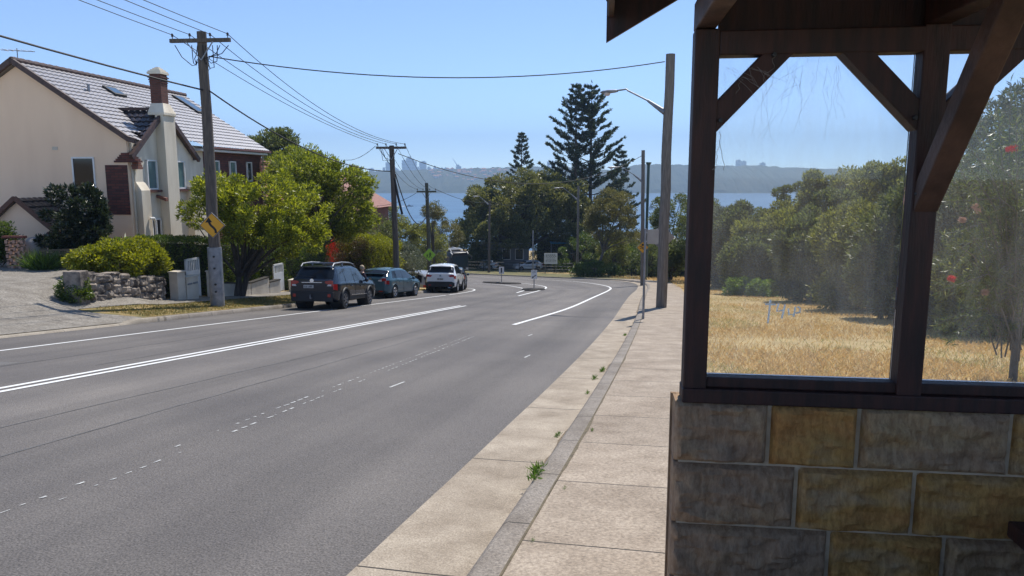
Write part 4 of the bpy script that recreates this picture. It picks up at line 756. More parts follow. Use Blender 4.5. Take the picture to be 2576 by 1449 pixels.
# ------------------------------------------------------------------ wires
def wire(a, b, sag, r, label, group=None, n=22):
    a, b = Vector(a), Vector(b); mb = MB(); mb.tube([(a + (b - a) * t - Vector((0, 0, sag * 4 * t * (1 - t)))) - a for t in np.linspace(0, 1, n)], r, 5); o = mb.build("power_line", M["wire"]); o.location = a; return tag(o, label, "power line", group)
A2, A3 = P2[4], P3[4]
g0 = "power lines between the nearest and second left poles"
for k in range(4): wire(A1[k], A2[k], .35 + .12 * k, .012, "thin power line sagging from the nearest left pole to the second", g0)
for k in range(4): wire(A2[k], A3[k], .5, .011, "thin power line sagging from the second left pole to the greenish pole", "power lines to the greenish pole")
q = xy(-22, -15.5); P0 = Vector((q[0], q[1], groad(*q) + 10.2))
for k in range(4): wire(A1[k], P0 + Vector((-.75 + .5 * k, 0, 0)), .9 + .1 * (k % 2), .012, "thin power line leaving the nearest left pole over the cream house", "power lines running out of the top left corner")
pp = lambda P, f, dx=.2: P[1] + Vector((P[3] * f + dx, -.05, P[2] * f))
f1 = (atY(520, 228, P1[1].y).z - P1[1].z) / P1[2]; f2 = (atY(990, 431, P2[1].y).z - P2[1].z) / P2[2]; f3 = (atY(1075, 545, P3[1].y).z - P3[1].z) / P3[2]
wire(pp(P1, f1, .0), Vector((P0.x - .2, P0.y, P0.z - 2.1)), 1.0, .028, "thick black cable crossing in front of the cream house roof to the nearest pole")
wire(pp(P1, f1, .15), pp(P2, f2, -.1), .65, .026, "thick black cable sagging from the nearest left pole to the second")
wire(pp(P2, f2 - .02, .15), pp(P3, f3, -.1), 1.4, .03, "thick black cable drooping from the second pole to the greenish pole")
wire(pp(P1, (atY(520, 142, P1[1].y).z - P1[1].z) / P1[2], .2), R1[1] + Vector((R1[3] - .2, 0, atY(1680, 155, R1[1].y).z - R1[1].z)), .62, .019, "black cable spanning the whole road to the grey lamp pole by the shelter")
wire(A2[3] - Vector((.35, 0, .5)), R2[1] + Vector((R2[3], 0, atY(1616, 390, R2[1].y).z - R2[1].z)), 1.9, .02, "cable spanning the road from the second pole to the slimmer lamp pole")
wire(A3[3], R4[1] + Vector((0, 0, R4[2] - .2)), .4, .02, "cable from the greenish pole to the pole in front of the fig")
wire(R4[1] + Vector((0, 0, R4[2] - .1)), R3[1] + Vector((R3[3], 0, R3[2] - .2)), 1.3, .024, "cable slung between the two far poles in front of the fig")
wire(A2[0] - Vector((.1, 0, .1)), atY(865, 402, 50), .25, .014, "thin service cable from the second pole to the brick house"); wire(A3[0] - Vector((.1, 0, .3)), atY(900, 512, 58), .5, .016, "thin service cable from the greenish pole to the left trees"); wire(pp(P3, f3, -.1), atY(1000, 585, 70), .5, .018, "black cable falling from the greenish pole to the trees below")

# ------------------------------------------------------------------ signs
def diamond(name, c, half, face, label, cat, rot=0, parent=None, rim=M["signblack"]):
    r = thing(name, label, cat, c, rot); mb = MB(); mb.prism([(0, -half), (half, 0), (0, half), (-half, 0)], (0, .02, 0), (1, 0, 0), (0, 0, 1), .02); pl = mb.build("plate", M["signback"], r)
    f = half * .96; mb = MB(); mb.prism([(0, -f), (f, 0), (0, f), (-f, 0)], (0, .002, 0), (1, 0, 0), (0, 0, 1), .006); mb.build("border", rim, r); f = half * .92
    mb = MB(); mb.prism([(0, -f), (f, 0), (0, f), (-f, 0)], (0, .001, 0), (1, 0, 0), (0, 0, 1), .009); mb.build("face", face, r); return r
def symbol(r, polys, m=M["signblack"], y=-.006, name="symbol"):
    mb = MB()
    for p in polys: mb.prism(p, (0, y, 0), (1, 0, 0), (0, 0, 1), .007)
    return mb.build(name, m, r)
def ribbon(c, w):
    c = np.array(c, float); t = np.gradient(c, axis=0); t /= np.linalg.norm(t, axis=1, keepdims=True); n = np.c_[-t[:, 1], t[:, 0]] * w / 2; return [tuple(p) for p in np.vstack([c + n, (c - n)[::-1]])]
p1 = P1[1]; c = atY(534, 567, p1.y - .3); hs = 32 / F * p1.y
r = diamond("curve_sign", c, hs, M["yellow"], "yellow diamond warning sign with a black bent arrow on the nearest power pole", "road sign", 0)
k = hs / 30; cv = spline([(7.5, -18), (7, -11.5), (3, -5.5), (-2, -1), (-5.5, 4), (-7.2, 9)], 6) * k
cvp = ribbon(cv, 5.2 * k); nq = len(cvp) // 2
symbol(r, [[cvp[i], cvp[i + 1], cvp[2 * nq - 2 - i], cvp[2 * nq - 1 - i]] for i in range(nq - 1)] + [[(a * k, b * k) for a, b in ((-7.6, 18.5), (-16, 6.5), (.5, 7.5))]], name="arrow")
mb = MB(); mb.bar((0, .03, hs * .5), (0, .16, hs * .5), .05, .05); mb.bar((0, .03, -hs * .5), (0, .16, -hs * .5), .05, .05); mb.build("mount", M["galv"], r)
c = atY(1080, 641, P3[1].y - .35); hs = 17.5 / F * P3[1].y; r = diamond("pedestrian_sign", c, hs, M["lime"], "lime green diamond sign with walking pedestrians on the greenish pole", "road sign", .1); k = hs / 17
def walker(ox, oy, s): return [[(ox + a * s, oy + b * s) for a, b in q] for q in ([(-.8, 4.2), (.8, 4.2), (1, 5.4), (0, 6), (-1, 5.4)], [(-1.3, -.5), (1.3, -.5), (1.1, 4), (-1.1, 4)], [(-1.2, 0), (0.2, 0), (-1.6, -6), (-3.2, -6)], [(0, 0), (1.3, 0), (3.2, -6), (1.8, -6)], [(1, 3.6), (4, 1.6), (4, .8), (1, 2.4)], [(-1, 3.6), (-3.4, 1.2), (-3, .6), (-1, 2.4)])]
symbol(r, [[(a * k, b * k) for a, b in q] for q in walker(2, -.5, 1.15) + walker(-5, -2.5, .75)], name="figures")
c = atY(1617, 622.5, 59.5); hs = 15 / F * 60; r = diamond("skid_sign", c, hs, M["yellow"], "yellow diamond warning sign with a skidding car low on the footpath pole", "road sign"); k = hs / 15
symbol(r, [[(a * k, b * k) for a, b in q] for q in ([(-3, 4), (2, 4), (2, 8), (1, 9.5), (-2, 9.5), (-3, 8)], ribbon(spline([(-8, 2), (-4, 3), (0, 0), (4, -2), (8, 0)], 4), 1.6), ribbon(spline([(-7, -3), (-3, -1), (1, -4), (5, -6)], 4), 1.6))], name="skid_symbol")
def post(name, base, top_z, r_, label, cat, group=None, m=M["galv"]):
    t = thing(name, label, cat, base, 0, group); mb = MB(); mb.tube([(0, 0, -.1), (0, 0, top_z)], r_, 10); mb.build("post", m, t, smooth=True); return t
def plate(t, x0, x1, z0, z1, m, name, y=-.04, th=.012): mb = MB(); mb.box(((x0 + x1) / 2, y, (z0 + z1) / 2), (x1 - x0, th, z1 - z0)); return mb.build(name, m, t, bevel=.003)
b = at(1618, 803); hgt = atY(1619, 575, b.y).z - b.z; t = post("bus_stop_sign", b, hgt, .035, "grey steel bus stop post with a plate seen from behind, nearest on the kerb", "bus stop sign"); w = 29 / F * b.y; plate(t, .05, .05 + w, hgt - 37 / F * b.y * 1.05, hgt - .03, M["signback"], "back_plate", 0)
mb = MB(); mb.box((.04, 0, hgt - .12), (.05, .05, .03)); mb.box((.04, 0, hgt - .38), (.05, .05, .03)); mb.build("clamp", M["galv"], t)
c = atY(1664, 597, R1[1].y + .35); r = thing("sign_back", "large grey diamond sign seen from behind on the thick lamp pole", "road sign", c); mb = MB(); h_ = 32 / F * 29; mb.prism([(0, -h_), (h_, 0), (0, h_), (-h_, 0)], (0, 0, 0), (1, 0, 0), (0, 0, 1), .02); mb.build("plate", M["signback"], r); mb = MB(); mb.bar((0, -.02, 0), (0, -.2, 0), .05, .05); mb.build("mount", M["galv"], r)
def txt(s, size, loc, parent, m, name="lettering"):
    c = bpy.data.curves.new(name, 'FONT'); c.body = s; c.size = size; c.align_x = 'CENTER'; c.align_y = 'CENTER'; o = bpy.data.objects.new(name, c); COL.objects.link(o); me = bpy.data.meshes.new_from_object(o.evaluated_get(bpy.context.evaluated_depsgraph_get())); bpy.data.objects.remove(o)
    me.transform(Matrix.Rotation(math.pi / 2, 4, 'X')); me.transform(Matrix.Translation(loc)); return link(name, me, m, parent)
p = IS1 + Vector((0, -1.2, .12)); p.z = float(groad(p.x, p.y)) + .14; hg = atY(1341, 679, p.y).z - p.z; t = post("keep_left_sign", p, hg, .03, "white keep left sign with black arrow on the nearer island", "road sign"); w = 15 / F * p.y; h_ = 23 / F * p.y; plate(t, -w / 2, w / 2, hg - h_, hg, M["signwhite"], "sign_plate")
symbol(t, [[(a * w, hg - h_ + b * w) for a, b in q] for q in ([(.3, .72), (.38, .62), (-.12, .28), (-.22, .38)], [(-.38, .12), (-.02, .2), (-.26, .5)])], y=-.042, name="arrow")
for i, s in enumerate(("KEEP", "LEFT")): txt(s, w * .3, (0, -.0475, hg - w * (.2 + .27 * i)), t, M["signblack"])
p = IS2 + Vector((0, -1.0, 0)); p.z = float(groad(p.x, p.y)) + .15; hg = atY(1262, 671, p.y).z - p.z; t = post("hazard_marker", p, hg, .03, "small white marker with a black upright bar on the farther island", "road sign"); w = 13 / F * p.y; h_ = 18 / F * p.y; plate(t, -w / 2, w / 2, hg - h_, hg, M["signwhite"], "sign_plate"); symbol(t, [[(-w * .12, hg - h_ * .85), (w * .12, hg - h_ * .85), (w * .12, hg - h_ * .15), (-w * .12, hg - h_ * .15)]], y=-.042, name="bar")
c0, c1 = atY(1369, 637, 102), atY(1402, 664, 102); g0_ = land1(c0.x, 102); t = thing("notice_board", "white notice board with grey writing under the pines", "notice board", (c0.x, 102, g0_)); w = c1.x - c0.x
plate(t, 0, w, c1.z - g0_, c0.z - g0_, M["signwhite"], "board", 0, .06); mb = MB()
for x in (.15, w - .15): mb.box((x, .08, (c0.z - g0_) / 2), (.1, .1, c0.z - g0_))
mb.build("legs", M["polegrey"], t); g = random.Random(5)
mb = MB(); zt = c0.z - g0_
for i in range(6):
    x = .2
    while x < w - .3: l_ = g.uniform(.08, .26); mb.box((x + l_ / 2, -.034, zt - .25 - i * .19), (l_, .006, .06 if i else .1)); x += l_ + .06
mb.build("writing", M["signblack"], t)
# ------------------------------------------------------------------ trees, hedges, bushes
def crown_quads(c, R, nblob, br, n, L, W, g, flat=.0, out=.9, shell=.5, droop=0, up=.25, jit=.55):
    """leaf quads through a crown of overlapping clumps: c centre, R radii"""
    c = np.array(c, float); R = np.array(R, float); d = g.normal(size=(nblob, 3)); d /= np.linalg.norm(d, axis=1, keepdims=True)
    d[:, 2] = np.where(d[:, 2] < -1 + flat, -d[:, 2] * .4, d[:, 2]); rad = g.uniform(shell, 1.0, (nblob, 1)) ** .6; B = c + d * R * rad * .97
    rb = br * g.uniform(.6, 1.35, nblob); i = g.integers(0, nblob, n); e = g.normal(size=(n, 3)); e /= np.linalg.norm(e, axis=1, keepdims=True)
    q = B[i] + e * (rb[i] * g.uniform(.25, 1.0, n) ** .5)[:, None] * np.array([1, 1, .75]); D = e * out + d[i] * .4 + np.array([0, 0, up - droop])
    return leaves(q, D, L, W, g, jit), B
def limbs(mb, base, B, r0, g, fork=.35, k=10, wig=.2):
    base = Vector(base); idx = g.choice(len(B), min(k, len(B)), replace=False); cen = Vector(B.mean(0)); f = base + (cen - base) * fork; f.z = base.z + (cen.z - base.z) * fork
    f += Vector((g.normal(0, wig * .4), g.normal(0, wig * .4), 0)); mb.tube([base - Vector((0, 0, .2)), base + (f - base) * .5 + Vector((g.normal(0, wig * .3), g.normal(0, wig * .3), 0)), f], [r0 * 1.25, r0 * .95, r0 * .8], 9)
    for i in idx:
        b = Vector(B[i]); m = f + (b - f) * .5 + Vector((g.normal(0, wig), g.normal(0, wig), g.normal(0, wig) + (b - f).length * .08)); mb.tube([f - (f - base).normalized() * r0, f + (m - f) * .5, m, b], [r0 * .6, r0 * .42, r0 * .28, r0 * .1], 6)
def tree(name, label, cat, base, c, R, m, seed, nblob=40, br=.8, n=16000, L=.12, W=.05, r0=.14, group=None, bark="bark", fork=.35, k=12, stems=1, wig=.2, parts=None, **kw):
    g = rn(seed); base = Vector(base); r = thing(name, label, cat, base, 0, group); Q = []; BB = []
    for cc, RR, fr in (parts or [(c, R, 1.0)]): q, B = crown_quads(cc, RR, max(4, int(nblob * fr)), br, int(n * fr), L, W, g, **kw); Q.append(q); BB.append(B)
    quads("crown", np.concatenate(Q), m, r, world=True); B = np.concatenate(BB); mb = MB()
    if r0:
        for s in range(stems): limbs(mb, base + Vector((g.normal(0, .25) * (s > 0), g.normal(0, .25) * (s > 0), 0)), B, r0, g, fork, k, wig)
        mb.build("trunk", M[bark], r, world=True, smooth=True)
    return r
def img(px, py, Y): p = atY(px, py, Y); return np.array(p)
def rad(pxw, pxh, Y, d=None): w = pxw / F * Y / 2; return (w, d or w, pxh / F * Y / 2)
LM = dict(
    brush=leafmat("bottlebrush_leaf", (.07, .10, .013), (.34, .37, .045), .5, .45, (.5, .52, .1)), brush2=leafmat("street_tree_leaf", (.06, .09, .013), (.28, .32, .045), .48, .5, (.42, .44, .1)),
    dark=leafmat("glossy_dark_leaf", (.014, .024, .010), (.035, .05, .018), .22, .28, (.06, .08, .03), spec=.6), yellow=leafmat("golden_hedge_leaf", (.08, .10, .012), (.34, .36, .035), .42, .45, (.5, .48, .09)),
    hedge=leafmat("green_hedge_leaf", (.03, .06, .01), (.11, .16, .025), .4, .4, (.24, .28, .05)), fig=leafmat("fig_leaf", (.06, .072, .02), (.2, .205, .06), .42, .4, (.33, .3, .12), spec=.6),
    pine=leafmat("pine_needle", (.018, .032, .02), (.052, .076, .038), .3, .55), gum=leafmat("gum_leaf", (.07, .07, .02), (.2, .19, .06), .4, .45, (.26, .23, .11)), scrub=leafmat("coastal_scrub_leaf", (.04, .056, .018), (.155, .185, .052), .42, .5, (.16, .16, .06)),
    scrub2=leafmat("olive_scrub_leaf", (.065, .075, .017), (.25, .265, .06), .44, .5, (.22, .21, .07)), brown=leafmat("brownish_shrub_leaf", (.06, .048, .02), (.15, .11, .045), .32, .5, (.22, .14, .06)), grey=leafmat("silver_banksia_leaf", (.06, .075, .04), (.17, .19, .11), .3, .4, (.3, .31, .25)),
    needle=leafmat("callistemon_needle", (.03, .055, .012), (.12, .15, .035), .38, .4, (.24, .25, .1)), redflower=leafmat("red_flower", (.5, .02, .015), (.7, .05, .03), .4, .6), pinkflower=leafmat("faded_flower", (.42, .27, .22), (.55, .38, .3), .4, .6), orange=leafmat("orange_red_leaf", (.45, .06, .02), (.6, .12, .05), .4, .5), strap=leafmat("strap_leaf", (.04, .09, .015), (.13, .2, .04), .4, .35), lime=leafmat("bright_ground_leaf", (.09, .16, .02), (.2, .28, .04), .4, .45))
def hedge_box(name, label, cat, a, b, depth, h, m, seed, n, L=.07, W=.035, rough=.12, group=None):
    """clipped or shaggy hedge between plan points a and b"""
    g = rn(seed); a, b = np.array(a[:2], float), np.array(b[:2], float); d = b - a; Ln = np.hypot(*d); u = d / Ln; v = np.array([-u[1], u[0]])
    area = [Ln * h, Ln * depth, Ln * h * .6, depth * h, depth * h]; f = g.choice(5, n, p=np.array(area) / sum(area)); s = g.uniform(0, Ln, n); w = g.uniform(0, depth, n); z = g.uniform(0, h, n); N = np.zeros((n, 3))
    w = np.where(f == 0, 0, np.where(f == 2, depth, w)); z = np.where(f == 1, h, z); s = np.where(f == 3, 0, np.where(f == 4, Ln, s))
    N[f == 0] = [*-v, 0.2]; N[f == 2] = [*v, .2]; N[f == 1] = [0, 0, 1]; N[f == 3] = [*-u, .2]; N[f == 4] = [*u, .2]
    x = a[0] + u[0] * s + v[0] * w; y = a[1] + u[1] * s + v[1] * w
    bump = np.array([mnoise.noise(Vector((p * 1.7, q * 1.7, r_ * 1.7 + seed))) for p, q, r_ in zip(x, y, z)]) * rough * 1.6
    P = np.c_[x, y, land(x, y) + z] + N * (bump - g.uniform(0, 1, n) ** 2 * rough * 1.5 + rough * .3)[:, None]
    base = (float(a[0] + d[0] / 2), float(a[1] + d[1] / 2)); base = (*base, land1(*base)); r = thing(name, label, cat, base, 0, group)
    quads("foliage", leaves(P, N + [0, 0, .3], L, W, g, .7), m, r, world=True); mb = MB(); k = 14; ins = depth * .18; P = []
    for i in range(k + 1):
        q = a + u * (ins + (Ln - 2 * ins) * i / k); c0 = q + v * ins; c1 = q + v * (depth - ins); z0, z1 = land1(*c0), land1(*c1); P.append([(c0[0], c0[1], z0), (c0[0], c0[1], z0 + h - ins), (c1[0], c1[1], z1 + h - ins), (c1[0], c1[1], z1)])
    mb.grid(P); mb.f += [tuple(range(0, 4)), tuple(range(4 * k, 4 * k + 4))]; mb.m += [0, 0]; mb.build("twig_core", M["twigs"], r, world=True); return r
M["twigs"] = mat("dark_twigs", (.02, .02, .012), .95, (.035, .03, .018), 9)

# left side, near to far
b = at(605, 746); tree("bottlebrush_tree", "bushy yellow green bottlebrush street tree directly right of the sign pole", "tree", b, None, None, LM["brush"], 11, nblob=190, br=.31, n=33000, L=.15, W=.05, r0=.13, stems=2, fork=.28, k=14, wig=.15,
     parts=[(img(550, 520, 29.3), rad(180, 190, 29.3), .24), (img(650, 520, 29.6), rad(250, 200, 29.6), .36), (img(735, 555, 30.4), rad(200, 190, 30.4), .26), (img(670, 585, 29), rad(230, 60, 29), .14)], up=.4)
b = gX(800, 41); tree("street_tree", "taller spreading green street tree behind the bottlebrush tree", "tree", b, None, None, LM["brush2"], 12, nblob=200, br=.45, n=38000, L=.2, W=.07, r0=.17, stems=2, fork=.45, k=16, wig=.3,
     parts=[(img(770, 450, 41), rad(170, 140, 41), .3), (img(850, 480, 41.5), rad(200, 150, 41.5), .36), (img(735, 430, 43), rad(100, 80, 43), .1), (img(880, 545, 42), rad(130, 110, 42), .14), (img(800, 580, 41), rad(170, 100, 41), .1)], up=.35)
b = gX(185, 27.6); tree("dark_shrub", "dark glossy leaved shrub against the cream gable wall", "shrub", b, None, None, LM["dark"], 13, nblob=60, br=.27, n=11000, L=.17, W=.065, r0=.06, stems=3, fork=.4, k=10,
     parts=[(img(190, 525, 27.6), rad(150, 120, 27.6), .45), (img(165, 585, 27.5), rad(120, 90, 27.5), .3), (img(230, 590, 27.6), rad(90, 70, 27.6), .25)], up=.4)
pa, pb = Vector(wa) + Vector((-.1, .7, 0)), Vector(wb) + Vector((-.4, .6, 0))
b = pa * .5 + pb * .5; tree("golden_hedge", "shaggy yellow green hedge spilling over the rough stone wall", "hedge", (b.x, b.y, land1(b.x, b.y)), None, None, LM["yellow"], 14, nblob=170, br=.26, n=32000, L=.1, W=.05, r0=.05, stems=3, fork=.3, k=8,
     parts=[(img(240, 668, 24.4), rad(115, 95, 24.4), .3), (img(300, 652, 24.8), rad(140, 98, 24.8, 1.1), .35), (img(362, 650, 26), rad(100, 90, 26), .35)], up=.4)
b = at(178, 765); tree("low_shrub", "small dark green shrub at the foot of the stone wall by the driveway", "shrub", b, img(185, 735, b.y + .3), rad(60, 70, b.y), LM["hedge"], 15, nblob=14, br=.25, n=5000, L=.08, W=.035, r0=0)
b = gX(100, 26.1); g = rn(16); a = g.uniform(0, 6.28, 500); r_ = g.random(500) * .45; C = np.c_[b.x + np.cos(a) * r_, b.y + np.sin(a) * r_ * .6, np.full(500, b.z)]
tag(quads("strap_plant", leaves(C, np.c_[np.cos(a) * .7, np.sin(a) * .7, np.full(500, 1.)], .75, .03, g, .25), LM["strap"], loc=b), "low strap leaved plant at the driveway edge before the slat fence", "plant")
b = gX(235, 27.8); g = rn(17); C = []; D = []
for k in range(16):
    q = img(190 + 130 * g.random(), 606 + 30 * g.random() ** 2, 27.6 + g.normal(0, .3)); a = np.linspace(0, 6.28, 14); C += [q] * 14; D += [(math.cos(t), math.sin(t), g.uniform(-.1, .5)) for t in a]
rr = thing("broadleaf_plant", "bright green long leaved plant between the dark shrub and the golden hedge", "plant", b); quads("foliage", leaves(np.array(C), np.array(D), .42, .075, g, .2), LM["strap"], rr, world=True); mb = MB()
for k in range(0, len(C), 14): mb.tube([b, Vector(C[k])], [.03, .012], 5)
mb.build("stems", M["bark"], rr, world=True)
tree("edge_shrub", "dark shrub at the far left edge above the pierced brick screen", "shrub", gX(6, 27), img(4, 610, 27), rad(60, 90, 27), LM["hedge"], 18, nblob=22, br=.3, n=6000, L=.1, W=.04, r0=.05)
W0 = lambda d, off: wpt(d, off)
hedge_box("clipped_hedge", "clipped dark green hedge behind the first garden gate", "hedge", W0(.5, .75), W0(6.7, .75), 1.1, 2.2, LM["hedge"], 21, 30000); hedge_box("clipped_hedge", "clipped green hedge above the long cream wall left of the wagon", "hedge", W0(7.1, .75), W0(13.2, .75), 1.1, 2.05, LM["hedge"], 22, 26000)
for i, (px, py, lab) in enumerate(((465, 655, "small orange tinged shrub peeping over the clipped hedge left of the pole"), (505, 650, "small bronze shrub peeping over the clipped hedge beside the pole"))):
    tree("bronze_shrub", lab, "shrub", gX(px, 30.2), img(px, py, 30.2), rad(45, 60, 30.2), LM["brown"] if i else LM["scrub2"], 23 + i, nblob=10, br=.18, n=1500, L=.16, W=.06, r0=.03)
tree("background_tree", "grey green tree showing above the far end of the cream house roof", "tree", gX(690, 75), img(690, 372, 75), rad(120, 90, 75), LM["scrub"], 25, nblob=40, br=.75, n=9000, L=.3, W=.12, r0=.18)
tree("background_tree", "dark leafy tree behind the street tree above the red brick house", "tree", gX(740, 66), img(745, 430, 66), rad(140, 110, 66), LM["brush2"], 26, nblob=40, br=.75, n=9000, L=.28, W=.1, r0=.18)
tree("background_shrub", "loose green bush between the bottlebrush tree and the brick house", "shrub", gX(700, 40), img(700, 640, 40), rad(160, 90, 40), LM["hedge"], 27, nblob=40, br=.5, n=9000, L=.16, W=.06, r0=.05)
tree("red_shrub", "orange red flowering shrub beside the brick house pier", "shrub", gX(850, 47.5), img(850, 628, 47.5), rad(42, 56, 47.5), LM["orange"], 28, nblob=14, br=.28, n=2200, L=.14, W=.06, r0=.03)
tree("brown_shrub", "brownish rounded shrub behind the person and the wagon", "shrub", gX(890, 44), img(890, 640, 44), rad(95, 110, 44), LM["brown"], 29, nblob=40, br=.4, n=12000, L=.09, W=.035, r0=.04)
hedge_box("tall_hedge", "tall yellow green hedge behind the teal hatchback and second pole", "hedge", gX(925, 43.5), gX(1006, 46.5), 2.2, 2.75, LM["yellow"], 30, 26000, L=.1, W=.04, rough=.3)
tree("hedge_tree", "dense dark green bush rising behind the tall hedge", "shrub", gX(930, 54), img(930, 590, 54), rad(150, 80, 54), LM["scrub"], 31, nblob=50, br=.6, n=10000, L=.16, W=.06, r0=.1)
tree("bare_tree", "thin dark trunked tree at the water left of the second pole", "tree", gX(925, 78), img(915, 545, 78), rad(90, 40, 78), LM["scrub"], 32, nblob=12, br=.5, n=900, L=.25, W=.08, r0=.28, k=10)
for i, (px, py, Y_, w, h, mm, lab) in enumerate(((985, 545, 88, 55, 60, "scrub2", "small golden banksia crown against the water behind the second pole"), (1010, 600, 82, 120, 100, "scrub2", "broad golden banksia tree between the second and greenish poles"), (935, 575, 84, 70, 50, "scrub2", "low golden bush against the water left of the second pole"),
        (1085, 615, 88, 90, 130, "scrub2", "yellow green tree directly right of the greenish pole"), (1120, 590, 104, 90, 90, "gum", "dull olive tree touching the left edge of the fig tree"), (1000, 650, 66, 110, 80, "grey", "grey green sapling bush behind the driveway car"), (1050, 650, 96, 110, 90, "scrub", "dark low tree mass behind the pedestrian sign"), (1090, 532, 86, 42, 34, "gum", "tuft crowned thin tree standing against the water"))):
    tree("banksia_tree", lab, "tree", gX(px, Y_), img(px, py, Y_), rad(w, h, Y_), LM[mm], 33 + i, nblob=45 if w > 60 else 18, br=.62, n=9000 if w > 60 else 2600, L=.22, W=.085, r0=.13, stems=1 if w < 60 else 2, k=9)
tree("sapling", "thin stemmed grey sapling in front of the driveway car", "tree", gX(1046, 49), img(1032, 668, 49), rad(62, 58, 49), LM["grey"], 44, nblob=26, br=.35, n=3000, L=.12, W=.04, r0=.06, k=8)
# the bend: fig, pines, gum and the trees round them
b = gX(1292, 118); tree("fig_tree", "huge spreading dark fig tree beyond the bend", "tree", b, None, None, LM["fig"], 51, nblob=320, br=1.25, n=105000, L=.42, W=.17, r0=.75, stems=3, fork=.22, k=18, wig=.5,
     parts=[(img(1310, 525, 118), rad(290, 180, 118), .42), (img(1235, 590, 114), rad(200, 160, 114), .25), (img(1395, 545, 118), rad(200, 220, 118), .33)], up=.5, flat=.55)
def norfolk(name, label, base, H_, rmax, seed, whorl=1.55, bare=.12, dens=.85, upsw=.28):
    g = rn(seed); base = Vector(base); r = thing(name, label, "pine tree", base, 0, "tall whorled pines by the bend"); mb = MB(); mb.tube([base + Vector((0, 0, z * H_)) for z in (-.01, .3, .6, .85, 1.0)], [H_ * .014, H_ * .011, H_ * .007, H_ * .003, .02], 8); C = []; D = []
    z = H_ * bare
    while z < H_ * .985:
        f = (z / H_ - bare) / (1 - bare); ln = rmax * (1 - f) ** .82 * (.5 + .5 * min(1, f / .12)) + .25; n = int(g.integers(4, 6)); a0 = g.uniform(0, 6.28)
        for k in range(n):
            a = a0 + 2 * math.pi * k / n + g.normal(0, .12); l_ = ln * g.uniform(.72, 1.12) * (0.55 if g.random() < .09 else 1); dr = np.array([math.cos(a), math.sin(a), 0]); u = np.linspace(.0, 1, 7); sag = g.uniform(.8, 1.2)
            pts = np.array(base)[None] + dr[None] * (l_ * u)[:, None] + np.c_[np.zeros(7), np.zeros(7), z + l_ * (upsw * .25 * u + upsw * sag * u ** 2.2 + .25 * f * u)]; mb.tube([Vector(p) for p in pts], [.05 * (1 - q * .8) * (l_ / 4 + .3) for q in u], 4, cap=False)
            side = np.array([-dr[1], dr[0], 0]); m_ = int(l_ * 7 * dens) + 5
            for q in g.uniform(.3 if f < .8 else .05, 1.0, m_) ** .8:
                p = np.array([np.interp(q, u, pts[:, i]) for i in range(3)]); sg = g.choice((-1, 1)); bl = (.35 + .55 * math.sin(math.pi * min(1, q * .9 + .12))) * min(1, l_ / 3 + .3) * g.uniform(.7, 1.15); dd = side * sg * g.uniform(.25, .8) + dr * .55 + np.array([0, 0, g.uniform(.2, .8)]); dd /= np.linalg.norm(dd)
                for w in (.15, .4, .65, .9): C.append(p + dd * bl * w); D.append(dd + dr * .2 + np.array([0, 0, .45]))
        z += whorl * g.uniform(.85, 1.15) * (1 - .45 * f)
    C.append(np.array(base) + [0, 0, H_]); D.append(np.array([0, 0, 1.])); C = np.array(C); D = np.array(D); quads("crown", np.concatenate([leaves(C, D, .5, .17, g, .35), leaves(C, D, .45, .15, g, .55)]), LM["pine"], r, world=True); mb.build("trunk", M["bark"], r, world=True, smooth=True); return r
def pine_at(px, top, Y_, wpx, seed, label, **k): b = gX(px, Y_); norfolk("norfolk_pine", label, b, atY(px, top, Y_).z - b.z, wpx / F * Y_ / 2, seed, **k)
pine_at(1446, 214, 126, 275, 61, "tall dark pine with its trunk left of its close twin", bare=.16); pine_at(1484, 209, 127, 275, 62, "tallest dark pine standing right beside its twin", bare=.16)
pine_at(1312, 335, 165, 130, 63, "smaller pine rising behind the fig tree", whorl=1.5, dens=.7); pine_at(1560, 373, 150, 115, 64, "small pine half hidden between the tall pines and the lamp pole", dens=.8)
b = gX(1503, 92); tree("gum_tree", "pale flowered gum tree with slender trunk right of the tall pines", "tree", b, None, None, LM["gum"], 65, nblob=110, br=.62, n=26000, L=.22, W=.08, r0=.2, fork=.45, k=16, wig=.35, bark="barkgrey", parts=[(img(1540, 535, 92), rad(130, 115, 92), .6), (img(1560, 600, 92), rad(150, 70, 92), .25), (img(1500, 560, 92), rad(70, 90, 92), .15)], up=.5, flat=.4)
for i, (px, py, Y_, w, h, mm, lab) in enumerate(((1690, 560, 74, 110, 190, "scrub", "dark wispy tree behind the thick lamp pole"), (1765, 590, 66, 120, 220, "scrub", "dark tree beside the left post of the shelter"), (1640, 655, 84, 110, 90, "scrub", "low dark bush behind the sign backs"), (1570, 655, 100, 120, 90, "hedge", "green bush under the gum tree right side"),
        (1455, 640, 108, 140, 110, "hedge", "dark green bush mass under the tall pines"), (1400, 600, 122, 90, 150, "hedge", "dark bush between fig and tall pines"), (1500, 680, 90, 120, 36, "hedge", "low dark ground shrub at the foot of the leaning pole"), (1545, 640, 96, 80, 110, "scrub2", "yellow green bush behind the slender gum trunk"), (1690, 655, 68, 70, 80, "scrub", "low scrub directly behind the thick pole base"))):
    tree("scrub_tree", lab, "tree", gX(px, Y_), img(px, py, Y_), rad(w, h, Y_), LM[mm], 71 + i, nblob=50, br=.62, n=12000, L=.2, W=.075, r0=.13, stems=2, k=9, wig=.3)
